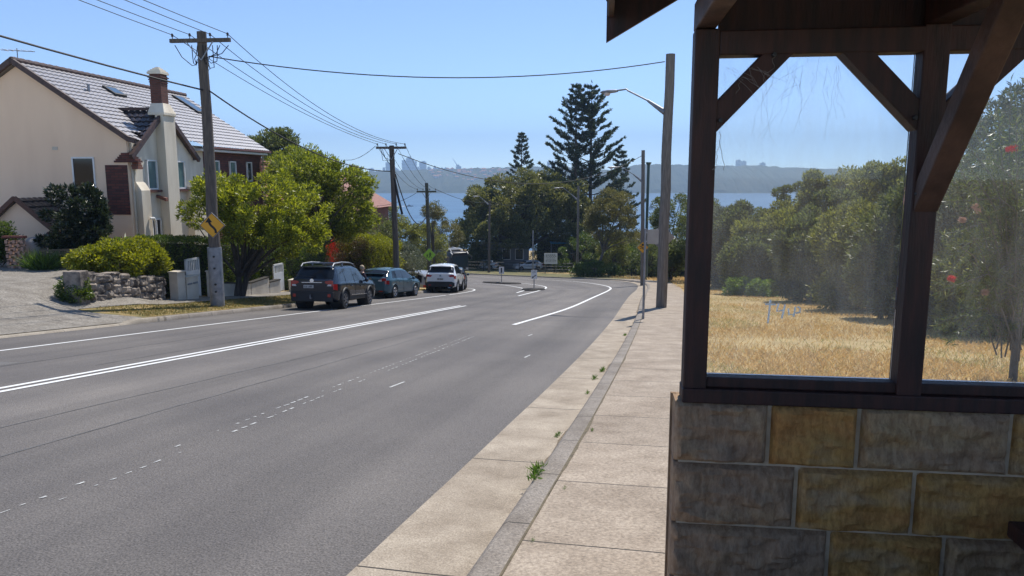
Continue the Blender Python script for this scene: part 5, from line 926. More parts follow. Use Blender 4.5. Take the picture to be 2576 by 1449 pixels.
for i, (a, b, Y0, Y1, h, mm, lab) in enumerate(((1190, 1290, 110, 116, 2.6, "scrub", "dark ragged hedge behind the rail fence left of the fig trunk"), (1340, 1460, 121, 112, 5.0, "scrub", "tall dark undergrowth filling the gap between fig and pines"), (1455, 1600, 112, 104, 4.2, "scrub", "dark undergrowth behind the leaning pole and gum"), (1590, 1740, 104, 90, 4.0, "scrub", "dark undergrowth behind the rail fence near the lamp poles"))):
    hedge_box("undergrowth", lab, "hedge", gX(a, Y0), gX(b, Y1), 3.0, h, LM[mm], 130 + i, 14000, L=.3, W=.12, rough=.9)
# the bush seen through the shelter's panes
for i, (px, Y_, w, top, mm, lab) in enumerate(((1815, 52, 140, 520, "grey", "grey twiggy bush at the left end of the thicket seen through the first pane"), (1880, 50, 170, 505, "scrub", "dark green tea tree in the thicket with the water above it"), (1940, 43, 190, 520, "scrub2", "olive rounded bush in the middle of the first pane"), (2010, 56, 200, 452, "scrub", "tall dark bush at the back of the thicket below the skyline"),
        (2060, 33, 200, 540, "scrub", "broad dark bush at the grass edge in the first pane"), (2110, 48, 210, 405, "scrub2", "tall yellow green bush at the back of the thicket"), (2170, 27, 200, 500, "scrub2", "olive bush leaning over the grass right of centre"), (2215, 42, 150, 385, "scrub2", "tallest pale green bush touching the middle post"), (2255, 22.5, 180, 545, "scrub", "dark bush at the grass edge against the middle post"),
        (2330, 22, 190, 430, "scrub", "tall dark bush behind the middle post"), (2425, 18.5, 200, 440, "grey", "silvery bush in the left half of the second pane"), (2500, 30, 230, 250, "scrub", "tall dark bush at the back of the second pane"), (2590, 22, 260, 200, "grey", "tallest silver leaved tree at the right edge"), (2700, 26, 300, 160, "scrub", "tall tree just past the right edge of the view"), (1850, 56, 150, 530, "scrub", "low dark bush filling the thicket left of the tea tree"), (1985, 49, 170, 500, "scrub2", "olive bush filling the thicket left of the skyline bush"), (1905, 41, 150, 585, "scrub", "low dark bush in front of the tea tree"), (2110, 40, 200, 470, "scrub", "mid height dark bush between the grass edge and the back row"), (2470, 17, 150, 600, "scrub2", "low olive bush behind the red flowered callistemon"))):
    b = gX(px, Y_); ph = F * (EYE - b.z) / Y_ + 445; cy = (top + ph) / 2 + 8; n = 26000; L_ = .22 if Y_ > 30 else .16
    tree("thicket_bush", lab, "bush", b, None, None, LM[mm], 81 + i, nblob=70, br=.55, n=n, L=L_, W=L_ * .36, r0=.08, stems=3, fork=.25, k=10, wig=.25, bark="barkgrey" if mm == "grey" else "bark", group="bushes of the thicket behind the field", parts=[(img(px, cy - (ph - top) * .12, Y_), rad(w, (ph - top) * .76, Y_), .75), (img(px, ph - (ph - top) * .2, Y_), rad(w * .95, (ph - top) * .42, Y_), .25)], up=.35)
for i, (px, py, w, lab) in enumerate(((1870, 722, 70, "bright green low shrub at the edge of the dry field, left one"), (1930, 725, 70, "bright green low shrub at the edge of the dry field, right one"))):
    b = at(px, py + 22); tree("low_green_shrub", lab, "shrub", b, (b.x, b.y + .4, b.z + .35), (w / F * b.y / 2, .6, .5), LM["lime"], 101 + i, nblob=20, br=.3, n=5000, L=.13, W=.06, r0=0)
# red flowered callistemon close by the second pane
g = rn(111); b = at(2548, 962); r = thing("callistemon", "needle leaved callistemon with red bottlebrush flowers close behind the second pane", "shrub", b); mb = MB(); C = []; D = []; TIPS = []
mb.tube([b - Vector((0, 0, .2)), b + Vector((.05, .1, .7)), b + Vector((.0, .2, 1.6))], [.06, .045, .025], 8)
for k in range(110):
    s0 = b + Vector((g.normal(0, .12), .1 + g.normal(0, .12), g.uniform(.3, 2.2))); a = g.uniform(0, 6.28); tip = Vector(img(2350 + 300 * g.random(), 200 + 690 * g.random() ** .9, b.y + g.uniform(-.7, 1.2))); m1 = s0 + (tip - s0) * .5 + Vector((0, 0, .25)); mb.tube([s0, m1, tip], [.012, .008, .003], 5, cap=False); TIPS.append((tip, (tip - m1).normalized()))
    for t in np.linspace(.2, 1.0, 110):
        p = np.array(s0 * (1 - t) ** 2 + m1 * 2 * t * (1 - t) + tip * t * t); e = g.normal(size=3); dv = np.array((tip - m1).normalized()); C.append(p); D.append(e * .9 + dv * .7)
quads("foliage", leaves(np.array(C), np.array(D), .11, .014, g, .3), LM["needle"], r, world=True); mb.build("branches", M["barkgrey"], r, world=True)
def brushflower(px, py, mm, dr, ln, name): 
    c = img(px, py, b.y - .3); d = np.array(dr, float); d /= np.linalg.norm(d); n = 420; t = g.uniform(-.5, .5, n); e = g.normal(size=(n, 3)); e -= np.outer(e @ d, d); e /= np.linalg.norm(e, axis=1, keepdims=True); quads(name, leaves(c + np.outer(t * ln, d), e + d * .3, .05, .0045, g, .15), LM[mm], r, world=True)
brushflower(2543, 374, "redflower", (1, 0, .2), .13, "red_flower"); brushflower(2392, 700, "redflower", (1, .2, -.3), .08, "red_flower"); brushflower(2457, 525, "pinkflower", (-.6, 0, 1), .14, "faded_flower"); brushflower(2475, 735, "pinkflower", (1, 0, 0), .07, "faded_flower"); brushflower(2420, 555, "pinkflower", (.3, 0, 1), .06, "faded_flower")
# ------------------------------------------------------------------ vehicles
def paint(name, c, rough=.25, metal=.3): return mat(name, c, rough, metal=metal * .3, coat=.3, spec=.35)
VK = [0, .05, .28, .5, .55, .82, .9, 1.0]
def car(name, label, loc, rz, P):
    """x forward, body surface lofted from side profile, belt line and plan outline; glass, lights and trim are patches of the same surface"""
    root = thing(name, label, P.get("cat", "car"), loc, rz); L, W = P["L"], P["W"]; top = np.array(P["top"], float); belt = np.array(P["belt"], float); zb = P.get("zb", .24); pm = P["paint"]
    def S(x, v, off=0.0):
        e = abs(x) / (L / 2); w = W / 2 * (1 - P.get("taper", .13) * max(0, (e - .72) / .28) ** 2.2); zt = np.interp(x, top[:, 0], top[:, 1]); zs = min(np.interp(x, belt[:, 0], belt[:, 1]), zt - .015); h = zt - zs; b = zb + .12 * max(0, (e - .85) / .15)
        wr = .955 * w - P.get("tumble", .33) * h; k = min(1, h / .3); ring = [(.8 * w, b), (.97 * w, b + .07), (w, b + .45 * (zs - b)), (.985 * w, zs - .06), (.955 * w, zs), (wr, zt - .07 * k), (wr - .1, zt - .012 * k), (0, zt + .03 * k)]
        s = 1 if v >= 0 else -1; v = abs(v); y = np.interp(v, VK, [r[0] for r in ring]); z = np.interp(v, VK, [r[1] for r in ring])
        if off: 
            y2 = np.interp(min(v + .02, 1), VK, [r[0] for r in ring]); z2 = np.interp(min(v + .02, 1), VK, [r[1] for r in ring]); y1 = np.interp(max(v - .02, 0), VK, [r[0] for r in ring]); z1 = np.interp(max(v - .02, 0), VK, [r[1] for r in ring]); ny, nz = z2 - z1, -(y2 - y1); q = math.hypot(ny, nz) or 1; y += ny / q * off; z += nz / q * off
        return Vector((x, s * y, z))
    wx = P["wheels"]; wr_ = P.get("wr", .33); ar = wr_ + .06
    xs = sorted(set(list(np.linspace(-L / 2, L / 2, 67)) + [p[0] for p in P["top"]])); vs = [0, .03, .05, .09, .13, .17, .21, .25, .28, .34, .4, .45, .5, .525, .55, .62, .69, .76, .82, .86, .9, .95, 1.0]
    full = [-v for v in vs[:0:-1]] ; ring = [-v for v in vs] ; mb = MB()
    for s in (1, -1):
        pts = [[S(x, s * max(v, 1e-6)) for v in vs] for x in xs]; k = len(mb.v); mb.v += [tuple(p) for r in pts for p in r]; m_ = len(vs)
        for i in range(len(xs) - 1):
            for j in range(m_ - 1):
                c = (pts[i][j] + pts[i + 1][j + 1]) / 2
                if any((c.x - w) ** 2 + (c.z - wr_) ** 2 < ar ** 2 for w in wx) and abs(c.y) > W * .3 and c.z < .85: continue
                f = (k + i * m_ + j, k + (i + 1) * m_ + j, k + (i + 1) * m_ + j + 1, k + i * m_ + j + 1); mb.f.append(f if s < 0 else f[::-1]); mb.m.append(0)
    for x, fl in ((-L / 2, False), (L / 2, True)):
        r = [S(x, v) for v in vs] + [S(x, -max(v, 1e-6)) for v in vs[::-1][1:]]; k = len(mb.v); mb.v += [tuple(p) for p in r]; mb.f.append(tuple(range(k, k + len(r))) if not fl else tuple(range(k + len(r) - 1, k - 1, -1))); mb.m.append(0)
    body = mb.build("body", pm, root, smooth=True)
    mb = MB(); mb.box((0, 0, zb + .2), (L * .93, W * .66, .34)); mb.box((0, 0, zb + .45), (L * .86, W * .78, .1)); mb.build("underbody", M["black"], root)
    mb = MB(); mb.box((-.2, 0, .85), (L * .5, W * .7, .06)); mb.build("cabin_floor", M["black"], root)
    def patch(nm, x0, x1, v0, v1, m, off=.005, sides=(1, -1), nx=14, nv=7, skew=0, parent=root, th=None):
        for s in sides:
            G_ = []
            for i in range(nx + 1):
                row = []
                for j in range(nv + 1): v = v0 + (v1 - v0) * j / nv; t = j / nv; x = x0 + (x1 - x0) * i / nx; x += skew * t; row.append(S(min(max(x, -L / 2 + .001), L / 2 - .001), s * v, off))
                G_.append(row)
            mb = MB(); mb.grid(G_, flip=s > 0); mb.build(nm, m, parent, smooth=True)
    for x0, x1, sk0 in P["side_windows"]: patch("side_window", x0, x1, .575, .80, P.get("sideglass", M["glassdark"]), skew=sk0)
    def across(nm, x0, x1, vlim, m, off=.006, shrink=0):
        G_ = []
        for i in range(13):
            x = x0 + (x1 - x0) * i / 12; vl = vlim + shrink * (1 - abs(i / 6 - 1)) * 0; row = [S(x, v, off) for v in np.linspace(vl, 1, 8)] + [S(x, -v, off) for v in np.linspace(1, vl, 8)[1:]]; G_.append(row)
        mb = MB(); mb.grid(G_, flip=True); mb.build(nm, m, root, smooth=True)
    across("rear_window", *P["rear_glass"], P.get("rg_v", .80), P.get("rearglass", M["glassdark"])); across("windscreen", *P["front_glass"], .80, M["glassdark"])
    if P.get("cladding"): patch("sill_cladding", -L / 2 + .02, L / 2 - .02, .03, P["cladding"], M["black"], .012, nx=40, nv=5) if not P.get("arch") else patch("sill_cladding", wx[0] + ar, wx[1] - ar, .03, P["cladding"], M["black"], .012)
    xr = -L / 2
    for s in (1, -1):
        mb = MB(); mb.prism([(s * a, b) for a, b in P["lamp"]], (xr - .012, 0, 0), (0, 1, 0), (0, 0, 1), .03); tl = mb.build("tail_lamp", M["red"], root, bevel=.008)
        ys = [b for a, b in P["lamp"]]
        patch("tail_lamp_side", xr + .004, xr + P.get("lampside", .22), P.get("lv", (.36, .5))[0], P.get("lv", (.36, .5))[1], M["red"], .008, sides=(s,), nx=5, nv=4, parent=tl)
        if P.get("lampclear"): mb = MB(); mb.prism([(s * a, b) for a, b in P["lampclear"]], (xr - .018, 0, 0), (0, 1, 0), (0, 0, 1), .02); mb.build("reverse_lamp", M["clear"], tl)
        if P.get("reflector"): y, z, w, h = P["reflector"]; mb = MB(); mb.box((xr - .012, s * y, z), (.03, w, h)); mb.build("reflector", M["red"], root, bevel=.01)
        mx = P["mirror"][0]; c = S(mx, s * .58); mb = MB(); mb.lathe([(0, -.09), (.07, -.07), (.09, 0), (.07, .07), (0, .09)], c + Vector((0, s * .13, .04)), 10, axis='x'); mb.bar(c, c + Vector((0, s * .1, .03)), .05, .04); mb.build("wing_mirror", P.get("mirrorpaint", pm), root, smooth=True)
        for hx in P["handles"]: c = S(hx, s * .44, .015); mb = MB(); mb.box(c, (.19, .03, .035)); mb.build("door_handle", pm, root, bevel=.01)
    py, pz = P["plate"]; mb = MB(); mb.box((xr - .016, py, pz), (.02, .37, .11)); pl = mb.build("number_plate", M["plate"], root); mb = MB()
    for i in range(6): mb.box((xr - .027, py - .13 + i * .052, pz), (.004, .03 if i != 3 else .012, .06))
    mb.build("plate_characters", M["signblack"], pl)
    mb = MB(); mb.prism([(a, b) for a, b in P["bumper"]] + [(-a, b) for a, b in P["bumper"][::-1]], (xr - .02, 0, 0), (0, 1, 0), (0, 0, 1), .05); mb.build("rear_bumper", P.get("bumperm", M["black"]), root, bevel=.012)
    for q in P.get("seams", []): mb = MB(); mb.tube([S(q, v, .002) for v in np.linspace(.1, .8, 14)], .006, 4); mb.tube([S(q, -v, .002) for v in np.linspace(.1, .8, 14)], .006, 4); mb.build("door_seam", M["black"], root)
    mb = MB(); a, b = S(P["rear_glass"][0] + .02, .98, .02), S(P["rear_glass"][0] + .1, .86, .02); mb.tube([Vector((a.x, 0, a.z)), b], .012, 5); mb.build("wiper", M["black"], root)
    mb = MB(); mb.tube([(P.get("ant", -1.2), 0, np.interp(P.get("ant", -1.2), top[:, 0], top[:, 1]) + .02), (P.get("ant", -1.2) - .1, 0, np.interp(P.get("ant", -1.2), top[:, 0], top[:, 1]) + .16)], .008, 5); mb.build("aerial", M["black"], root)
    for w in wx:
        for s in (1, -1):
            yo = s * (W / 2 - .1); wh = MB(); prof = [(wr_ * .62, -.1), (wr_ * .93, -.105), (wr_, -.07), (wr_, .07), (wr_ * .93, .105), (wr_ * .62, .1)]; wh.lathe(prof, (w, yo, wr_), 28, axis='y'); ty = wh.build("wheel", M["tyre"], root, smooth=True)
            rm = MB(); rm.lathe([(wr_ * .6, .085), (wr_ * .66, .1), (wr_ * .64, .11), (wr_ * .58, .095)] if s > 0 else [(wr_ * .6, -.085), (wr_ * .66, -.1), (wr_ * .64, -.11), (wr_ * .58, -.095)], (w, yo, wr_), 28, axis='y'); nsp = P.get("spokes", 5)
            for k in range(nsp): a = 2 * math.pi * k / nsp + .3; d = Vector((math.cos(a), 0, math.sin(a))); c = Vector((w, yo + s * .095, wr_)); rm.bar(c + d * .03, c + d * wr_ * .62, .055, .03, up=(0, 1, 0))
            rm.lathe([(0, s * .1), (.05, s * .1), (.055, s * .08)], (w, yo, wr_), 12, axis='y'); rm.build("rim", P.get("rim", M["rim"]), ty)
            dk = MB(); dk.lathe([(0, s * .045), (wr_ * .62, s * .05)], (w, yo, wr_), 20, axis='y'); dk.build("brake_shadow_disc", M["black"], ty)  # black disc standing in for the shade behind the spokes
            arc = MB(); am = M["black"] if P.get("arch") else pm; pts = []
            for a in np.linspace(-.12, math.pi + .12, 22):
                x, z = w + math.cos(a) * (ar + .01), wr_ + math.sin(a) * (ar + .01); vv = np.linspace(.0, .55, 60); q = min(vv, key=lambda v: abs(S(x, v).z - z)); pts.append(Vector((x, s * (S(x, q).y + (.012 if P.get("arch") else -.01)), z)))
            arc.tube(pts, .045 if P.get("arch") else .03, 6); arc.build("wheel_arch", P.get("archm", am), root, smooth=True)
            wel = MB(); wel.lathe([(ar + .015, s * (W / 2 - .04)), (ar + .015, s * (W / 2 - .42)), (0, s * (W / 2 - .42))], (w, 0, wr_), 20, axis='y'); wel.build("wheel_well", M["black"], root)
    for f in P.get("extras", []): f(root, S, L, W)
    return root
navy = paint("dark_slate_paint", (.005, .007, .014), .2); teal = paint("teal_blue_paint", (.035, .085, .115), .25); whitep = mat("white_car_paint", (.72, .72, .72), .25, coat=.8); darkteal = paint("dark_teal_paint", (.02, .035, .045), .25); silver = paint("silver_paint", (.3, .31, .33), .3)
def rails(root, S, L, W):
    for s in (1, -1):
        mb = MB(); pts = [(-1.95, .045), (-1.8, .12), (-1.0, .145), (-.2, .13), (.2, .1), (.35, .03)]; mb.tube([S(x, s * .88) + Vector((0, 0, h)) for x, h in pts], .028, 8); mb.tube([S(-.95, s * .88), S(-.95, s * .88) + Vector((0, 0, .14))], .03, 6); mb.build("roof_rail", M["galv"], root, smooth=True)
    mb = MB()
    for x in (-1.55, -.35): mb.tube([S(x, .88) + Vector((0, 0, .13)), S(x, -.88) + Vector((0, 0, .13))], .02, 6)
    mb.build("roof_bar", M["galv"], root)
    mb = MB(); mb.box((-L / 2 - .012, 0, .99), (.02, .78, .028)); mb.build("chrome_strip", M["chrome"], root, bevel=.006); mb = MB(); mb.lathe([(0, -.012), (.075, -.012), (.075, .01)], (-L / 2, 0, 1.05), 14, axis='x'); mb.build("emblem", M["chrome"], root)
    mb = MB(); mb.tube([(-L / 2, 0, .42), (-L / 2 - .15, 0, .42), (-L / 2 - .15, 0, .5)], .025, 8); mb.lathe([(0, -.03), (.03, 0), (0, .03)], (-L / 2 - .15, 0, .53), 10); mb.build("tow_bar", M["galv"], root)
    for s in (1, -1): mb = MB(); mb.bar(S(-.85, s * .2, .02), S(1.0, s * .2, .02), .035, .02); mb.build("chrome_sill_line", M["chrome"], root)
def spoiler(root, S, L, W):
    mb = MB(); x = -L / 2 + .44; a, b = S(x, .92), S(x, -.92); mb.box(((a.x) - .05, 0, a.z + .01), (.2, W * .6, .035)); mb.build("roof_spoiler", root.get("sp", None) or navy, root, bevel=.012)
WAG = dict(L=4.78, W=1.82, zb=.26, wheels=(-1.42, 1.33), wr=.345, paint=navy, arch=True, archm=M["black"], spokes=7, rim=M["rimdark"], cladding=.16, taper=.12,
    top=[(-2.39, 1.05), (-2.27, 1.12), (-1.98, 1.53), (-1.8, 1.575), (-.8, 1.615), (.1, 1.6), (.45, 1.53), (1.15, 1.1), (1.3, 1.06), (2.1, .95), (2.39, .72)], belt=[(-2.39, 1.0), (-1.0, 1.0), (.8, .95), (2.39, .86)],
    side_windows=[(-1.98, -1.32, .14), (-1.25, -.38, .0), (-.3, .72, -.12)], rear_glass=(-2.27, -2.0), front_glass=(.48, 1.13), rg_v=.82, lamp=[(.50, 1.03), (.50, .97), (.60, .93), (.72, .84), (.80, .86), (.80, 1.05), (.68, 1.06)], lampclear=[(.58, .86), (.74, .86), (.74, .92), (.62, .92)],
    lv=(.34, .49), lampside=.26, reflector=(.66, .52, .12, .12), plate=(.12, .84), bumper=[(.78, .3), (.82, .62), (.74, .66)], mirror=(.72, 1), handles=(-.75, .3), seams=(-.34, .75, -1.28), extras=[rails, spoiler])
def ground_car(px, py, back, rz):  # place so that the contact point under the right rear tyre matches
    return at(px, py)
def place_car(px, py, az_deg, P, name, label):
    c = at(px, py); a = math.radians(90 - az_deg); f = Vector((math.cos(a), math.sin(a), 0)); left = Vector((-f.y, f.x, 0)); o = c - f * P["wheels"][0] + left * (P["W"] / 2 - .02)
    zf = lambda q: float(groad(q.x, q.y)); pr, pf = o + f * P["wheels"][0], o + f * P["wheels"][1]; r = car(name, label, (o.x, o.y, 0), a, P); L_ = P["wheels"][1] - P["wheels"][0]
    pl, prt = o + left * .8, o - left * .8; pitch = math.atan2(zf(pr) - zf(pf), L_); roll = math.atan2(zf(pl) - zf(prt), 1.6); r.rotation_euler = (roll * 1.0, pitch, a); r.location = (o.x, o.y, (zf(pr) + zf(pf)) / 2 + .005); return r
place_car(868, 777, 8, WAG, "parked_wagon", "dark navy wagon with roof rails parked nearest at the left kerb")
def hatch_extras(root, S, L, W):
    mb = MB(); x = -L / 2 + .36; a = S(x, .92); mb.box((a.x - .1, 0, a.z + .0), (.26, W * .64, .035)); mb.build("roof_spoiler", teal, root, bevel=.012); mb = MB(); mb.lathe([(0, -.01), (.06, -.01), (.06, .01)], (-L / 2, 0, .95), 12, axis='x'); mb.build("emblem", M["chrome"], root)
HAT = dict(L=4.46, W=1.76, zb=.22, wheels=(-1.3, 1.34), wr=.32, paint=teal, spokes=5, taper=.16, cladding=None,
    top=[(-2.23, .98), (-2.12, 1.04), (-1.62, 1.36), (-1.4, 1.42), (-.5, 1.475), (.1, 1.46), (.45, 1.39), (1.3, 1.0), (1.45, .96), (2.05, .83), (2.23, .62)], belt=[(-2.23, .93), (-1.0, .96), (.8, .9), (2.23, .76)],
    side_windows=[(-1.52, -1.12, .14), (-1.05, -.3, .02), (-.22, .8, -.14)], rear_glass=(-2.1, -1.64), front_glass=(.5, 1.27), rg_v=.81, lamp=[(.44, .9), (.6, .84), (.8, .86), (.82, .98), (.66, 1.0)], lampclear=[(.4, .84), (.58, .82), (.58, .92), (.42, .9)],
    lv=(.37, .5), lampside=.3, reflector=(.55, .36, .2, .05), plate=(0, .74), bumper=[(.7, .26), (.76, .36), (.72, .4)], mirror=(.82, 1), handles=(-.7, .25), seams=(-.26, .8, -1.1), extras=[hatch_extras])
place_car(993, 750, 15, HAT, "parked_hatchback", "teal blue hatchback parked in front of the dark wagon")
def suv_extras(root, S, L, W):
    mb = MB(); x = -L / 2 + .42; a = S(x, .92); mb.box((a.x - .08, 0, a.z + .01), (.26, W * .62, .04)); mb.build("roof_spoiler", whitep, root, bevel=.012); mb = MB(); mb.lathe([(0, -.012), (.07, -.012), (.07, .01)], (-L / 2, 0, 1.0), 12, axis='x'); mb.build("emblem", M["chrome"], root)
    mb = MB(); mb.tube([(-L / 2 - .01, .0 - .6, .3), (-L / 2 - .01, -.45, .3)], .03, 8); mb.build("exhaust", M["chrome"], root)
SUV = dict(L=4.54, W=1.84, zb=.3, wheels=(-1.35, 1.35), wr=.36, paint=whitep, spokes=10, taper=.15, cladding=.14, arch=True,
    top=[(-2.27, 1.1), (-2.14, 1.18), (-1.82, 1.56), (-1.6, 1.63), (-.6, 1.69), (.1, 1.67), (.45, 1.6), (1.2, 1.17), (1.35, 1.12), (2.05, 1.0), (2.27, .78)], belt=[(-2.27, 1.06), (-1.0, 1.08), (.8, 1.03), (2.27, .92)],
    side_windows=[(-1.75, -1.2, .2), (-1.12, -.3, .02), (-.22, .75, -.12)], rear_glass=(-2.16, -1.84), front_glass=(.5, 1.18), rg_v=.80, lamp=[(.46, 1.0), (.56, .92), (.8, .93), (.82, 1.06), (.62, 1.05)], lv=(.38, .49), lampside=.3, reflector=(.6, .45, .14, .06),
    plate=(0, .8), bumper=[(.7, .34), (.84, .42), (.84, .6), (.66, .66)], mirror=(.75, 1), handles=(-.7, .25), seams=(-.26, .76), extras=[suv_extras], mirrorpaint=M["black"])
place_car(1151, 736, 3, SUV, "white_suv", "white sports utility car parked before the bend seen from behind")
D2 = dict(HAT); D2["paint"] = darkteal; D2["extras"] = []
place_car(1171, 728.5, -2, D2, "dark_hatchback", "dark car parked ahead of the white car and mostly hidden by it")
D3 = dict(SUV); D3["paint"] = silver; D3["extras"] = []; D3["arch"] = False
c = gX(1052, 50.5); r = car("driveway_car", "silver and dark car turned into the driveway behind the thin sapling", c, math.radians(128), D3)
# bus coming round the bend
def bus(px, Y_, az_back, label):
    c = gX(px, Y_); c.z = float(groad(c.x, c.y)); a = math.radians(90 + az_back); root = thing("bus", label, "bus", c, a + math.pi)      # local +x is the front
    dk = mat("dark_bus_paint", (.012, .014, .022), .45); L, W, H_ = 12.2, 2.5, 2.85; mb = MB(); n = 20; prof = []
    for x in (0, -.12, -.35, -L + .3, -L): 
        w = W / 2 - (.12 if x in (0, -L) else .03 if x == -.12 else 0); h = H_ - (.12 if x in (0, -L) else .03 if x == -.12 else 0); prof.append([(x, s * y, z) for s, y, z in ((1, w, .32), (1, w, h - .25), (1, w - .1, h - .08), (1, w - .35, h), (-1, w - .35, h), (-1, w - .1, h - .08), (-1, w, h - .25), (-1, w, .32))])
    mb.grid(prof, flip=True); mb.f += [tuple(range(8))[::-1], tuple(range(32, 40))]; mb.m += [0, 0]; mb.build("body", dk, root, smooth=True)
    mb = MB(); mb.prism([(-1.08, .95), (1.08, .95), (1.12, 2.35), (-1.12, 2.35)], (.01, 0, 0), (0, 1, 0), (0, 0, 1), .02); mb.build("windscreen", mat("bus_glass", (.01, .03, .04), .08, spec=.25), root); mb = MB(); mb.prism([(-1.05, 2.4), (1.05, 2.4), (1.0, 2.78), (-1.0, 2.78)], (.012, 0, 0), (0, 1, 0), (0, 0, 1), .02); mb.build("destination_sign", M["glassdark"], root)
    for s in (1, -1):
        for k in range(6): mb = MB(); mb.box((-1.5 - k * 1.75, s * (W / 2 + .004), 1.75), (1.6, .02, 1.0)); mb.build("side_window", M["glassdark"], root)
        mb = MB(); mb.box((.02, s * .95, .68), (.05, .34, .16)); mb.build("headlamp", M["clear"], root); mb = MB(); mb.bar((.05, s * 1.2, 2.55), (.35, s * 1.45, 2.3), .05, .05); mb.box((.35, s * 1.45, 2.05), (.12, .22, .42)); mb.build("mirror", M["black"], root)
        for x in (-2.4, -8.6): mb = MB(); mb.lathe([(0, -.13), (.3, -.14), (.48, -.12), (.5, 0), (.48, .12), (.3, .14), (0, .13)], (x, s * (W / 2 - .14), .5), 20, axis='y'); mb.build("wheel", M["tyre"], root, smooth=True)
        mb = MB(); mb.bar((.0, s * 1.15, H_ - .3), (-.5, s * 1.18, H_ - .02), .05, .2); mb.build("white_corner_trim", M["white"], root)
    mb = MB(); mb.box((-3.0, 0, H_ + .09), (2.6, 1.7, .16)); mb.build("roof_unit", M["black"], root, bevel=.05); mb = MB()
    for s in (1, -1): mb.tube([(-1.0, s * .8, H_), (-1.5, s * .8, H_ + .28), (-4.4, s * .8, H_ + .3)], .05, 6)
    for x in (-1.5, -2.3, -3.1): mb.tube([(x, -.8, H_ + .29), (x, .8, H_ + .29)], .05, 6)
    mb.build("roof_frame", M["white"], root); mb = MB(); mb.box((.03, 0, .5), (.06, 2.3, .12)); mb.build("bumper", M["signback"], root); return root
bus(1157, 97, 29, "dark bus with big windscreen coming round the bend")
# a few parked cars seen under the fig, far off
for i, (px, Y_, m_, lab) in enumerate(((1215, 112, whitep, "white car in the shade under the left side of the fig"), (1328, 112, whitep, "white car parked under the fig tree right of its trunk"))):
    D = dict(HAT); D["paint"] = m_; D["extras"] = []; c = gX(px, Y_); car("shaded_car", lab, c, math.radians(200 if i else 170), D)

# ------------------------------------------------------------------ person by the wagon
def person(px, Y_, label, face):
    base = gX(px, Y_); hd = atY(px, 669, Y_).z; s = (hd - base.z) / 1.72; root = thing("person", label, "person", base, face); N = []; E = []
    def chain(pts, par=None):
        for k, (x, y, z, r) in enumerate(pts): N.append((x * s, y * s, z * s, r * s)); E.append((len(N) - 2 if k else par, len(N) - 1)) if (k or par is not None) else None
        return len(N) - 1
    pel = chain([(0, 0, .95, .15)]); ch = chain([(0, -.03, 1.12, .135), (0, -.05, 1.28, .155), (0, -.05, 1.40, .13)], pel); nk = chain([(0, -.03, 1.47, .055), (0, -.01, 1.52, .055), (0, .0, 1.58, .088), (0, .0, 1.64, .09), (0, -.01, 1.68, .06)], ch)
    for sd in (1, -1):
        chain([(sd * .09, 0, .88, .09), (sd * .1, .02, .5, .06), (sd * .1, -.03, .12, .042), (sd * .1, .1, .04, .035)], pel); ar = chain([(sd * .19, -.05, 1.38, .055), (sd * .25, .05, 1.14, .045), (sd * .2, .26, 1.02, .034), (sd * .19, .34, 1.0, .026)], ch)
        for f in range(4): chain([(sd * (.165 + .018 * f), .38, .995, .009), (sd * (.165 + .018 * f), .42 + .006 * (f in (1, 2)), .98, .008), (sd * (.165 + .018 * f), .44, .96, .007)], ar)
        chain([(sd * .15, .36, 1.0, .01), (sd * .135, .39, .995, .008)], ar)
    me = bpy.data.meshes.new("body"); me.from_pydata([n[:3] for n in N], [tuple(e) for e in E], []); o = link("body", me, M["skin"], root); sk = o.modifiers.new("skin", 'SKIN'); o.modifiers.new("sub", 'SUBSURF').render_levels = 2
    for i, n in enumerate(N): me.skin_vertices[0].data[i].radius = (n[3], n[3])
    me.skin_vertices[0].data[0].use_root = True; sk.use_smooth_shade = True
    def ell(nm, c, r, m, n1=12, n2=10, zr=(-1, 1)):
        P = [[(c[0] + r[0] * math.cos(a) * math.cos(b), c[1] + r[1] * math.sin(a) * math.cos(b), c[2] + r[2] * math.sin(b)) for a in np.linspace(0, 2 * math.pi, n1 + 1)] for b in np.linspace(math.asin(zr[0]), math.asin(zr[1]), n2)]; mb = MB(); mb.grid([[tuple(q * s for q in p) for p in r_] for r_ in P], flip=True); return mb.build(nm, m, root, smooth=True)
    ell("hair", (0, -.035, 1.645), (.112, .115, .125), M["hair"])
    for sd in (1, -1): ell("eye", (sd * .032, .085, 1.615), (.012, .008, .01), M["black"])
    ell("nose", (0, .1, 1.59), (.014, .022, .02), M["skin"])
    mb = MB(); P = []
    for z, rx, ry, y in ((.92, .175, .15, 0), (1.08, .165, .145, -.03), (1.28, .20, .165, -.05), (1.4, .19, .13, -.05), (1.46, .07, .07, -.03)): P.append([(rx * s * math.cos(a), (y + ry * math.sin(a)) * s, z * s) for a in np.linspace(0, 2 * math.pi, 17)])
    mb.grid(P, flip=True)
    for sd in (1, -1): mb.tube([(sd * .16 * s, -.05 * s, 1.4 * s), (sd * .22 * s, -.01 * s, 1.28 * s), (sd * .25 * s, .05 * s, 1.15 * s)], [.078 * s, .068 * s, .062 * s], 10)
    mb.build("shirt", M["shirt"], root, smooth=True); mb = MB()
    for sd in (1, -1): mb.tube([(sd * .07 * s, 0, .98 * s), (sd * .09 * s, 0, .85 * s), (sd * .1 * s, .02 * s, .5 * s), (sd * .1 * s, -.02 * s, .1 * s)], [.125 * s, .11 * s, .085 * s, .07 * s], 10)
    mb.build("trousers", M["trousers"], root, smooth=True); mb = MB()
    for sd in (1, -1): mb.box((sd * .1 * s, .05 * s, .035 * s), (.1 * s, .28 * s, .08 * s))
    mb.build("shoes", M["shoe"], root, bevel=.02); return root
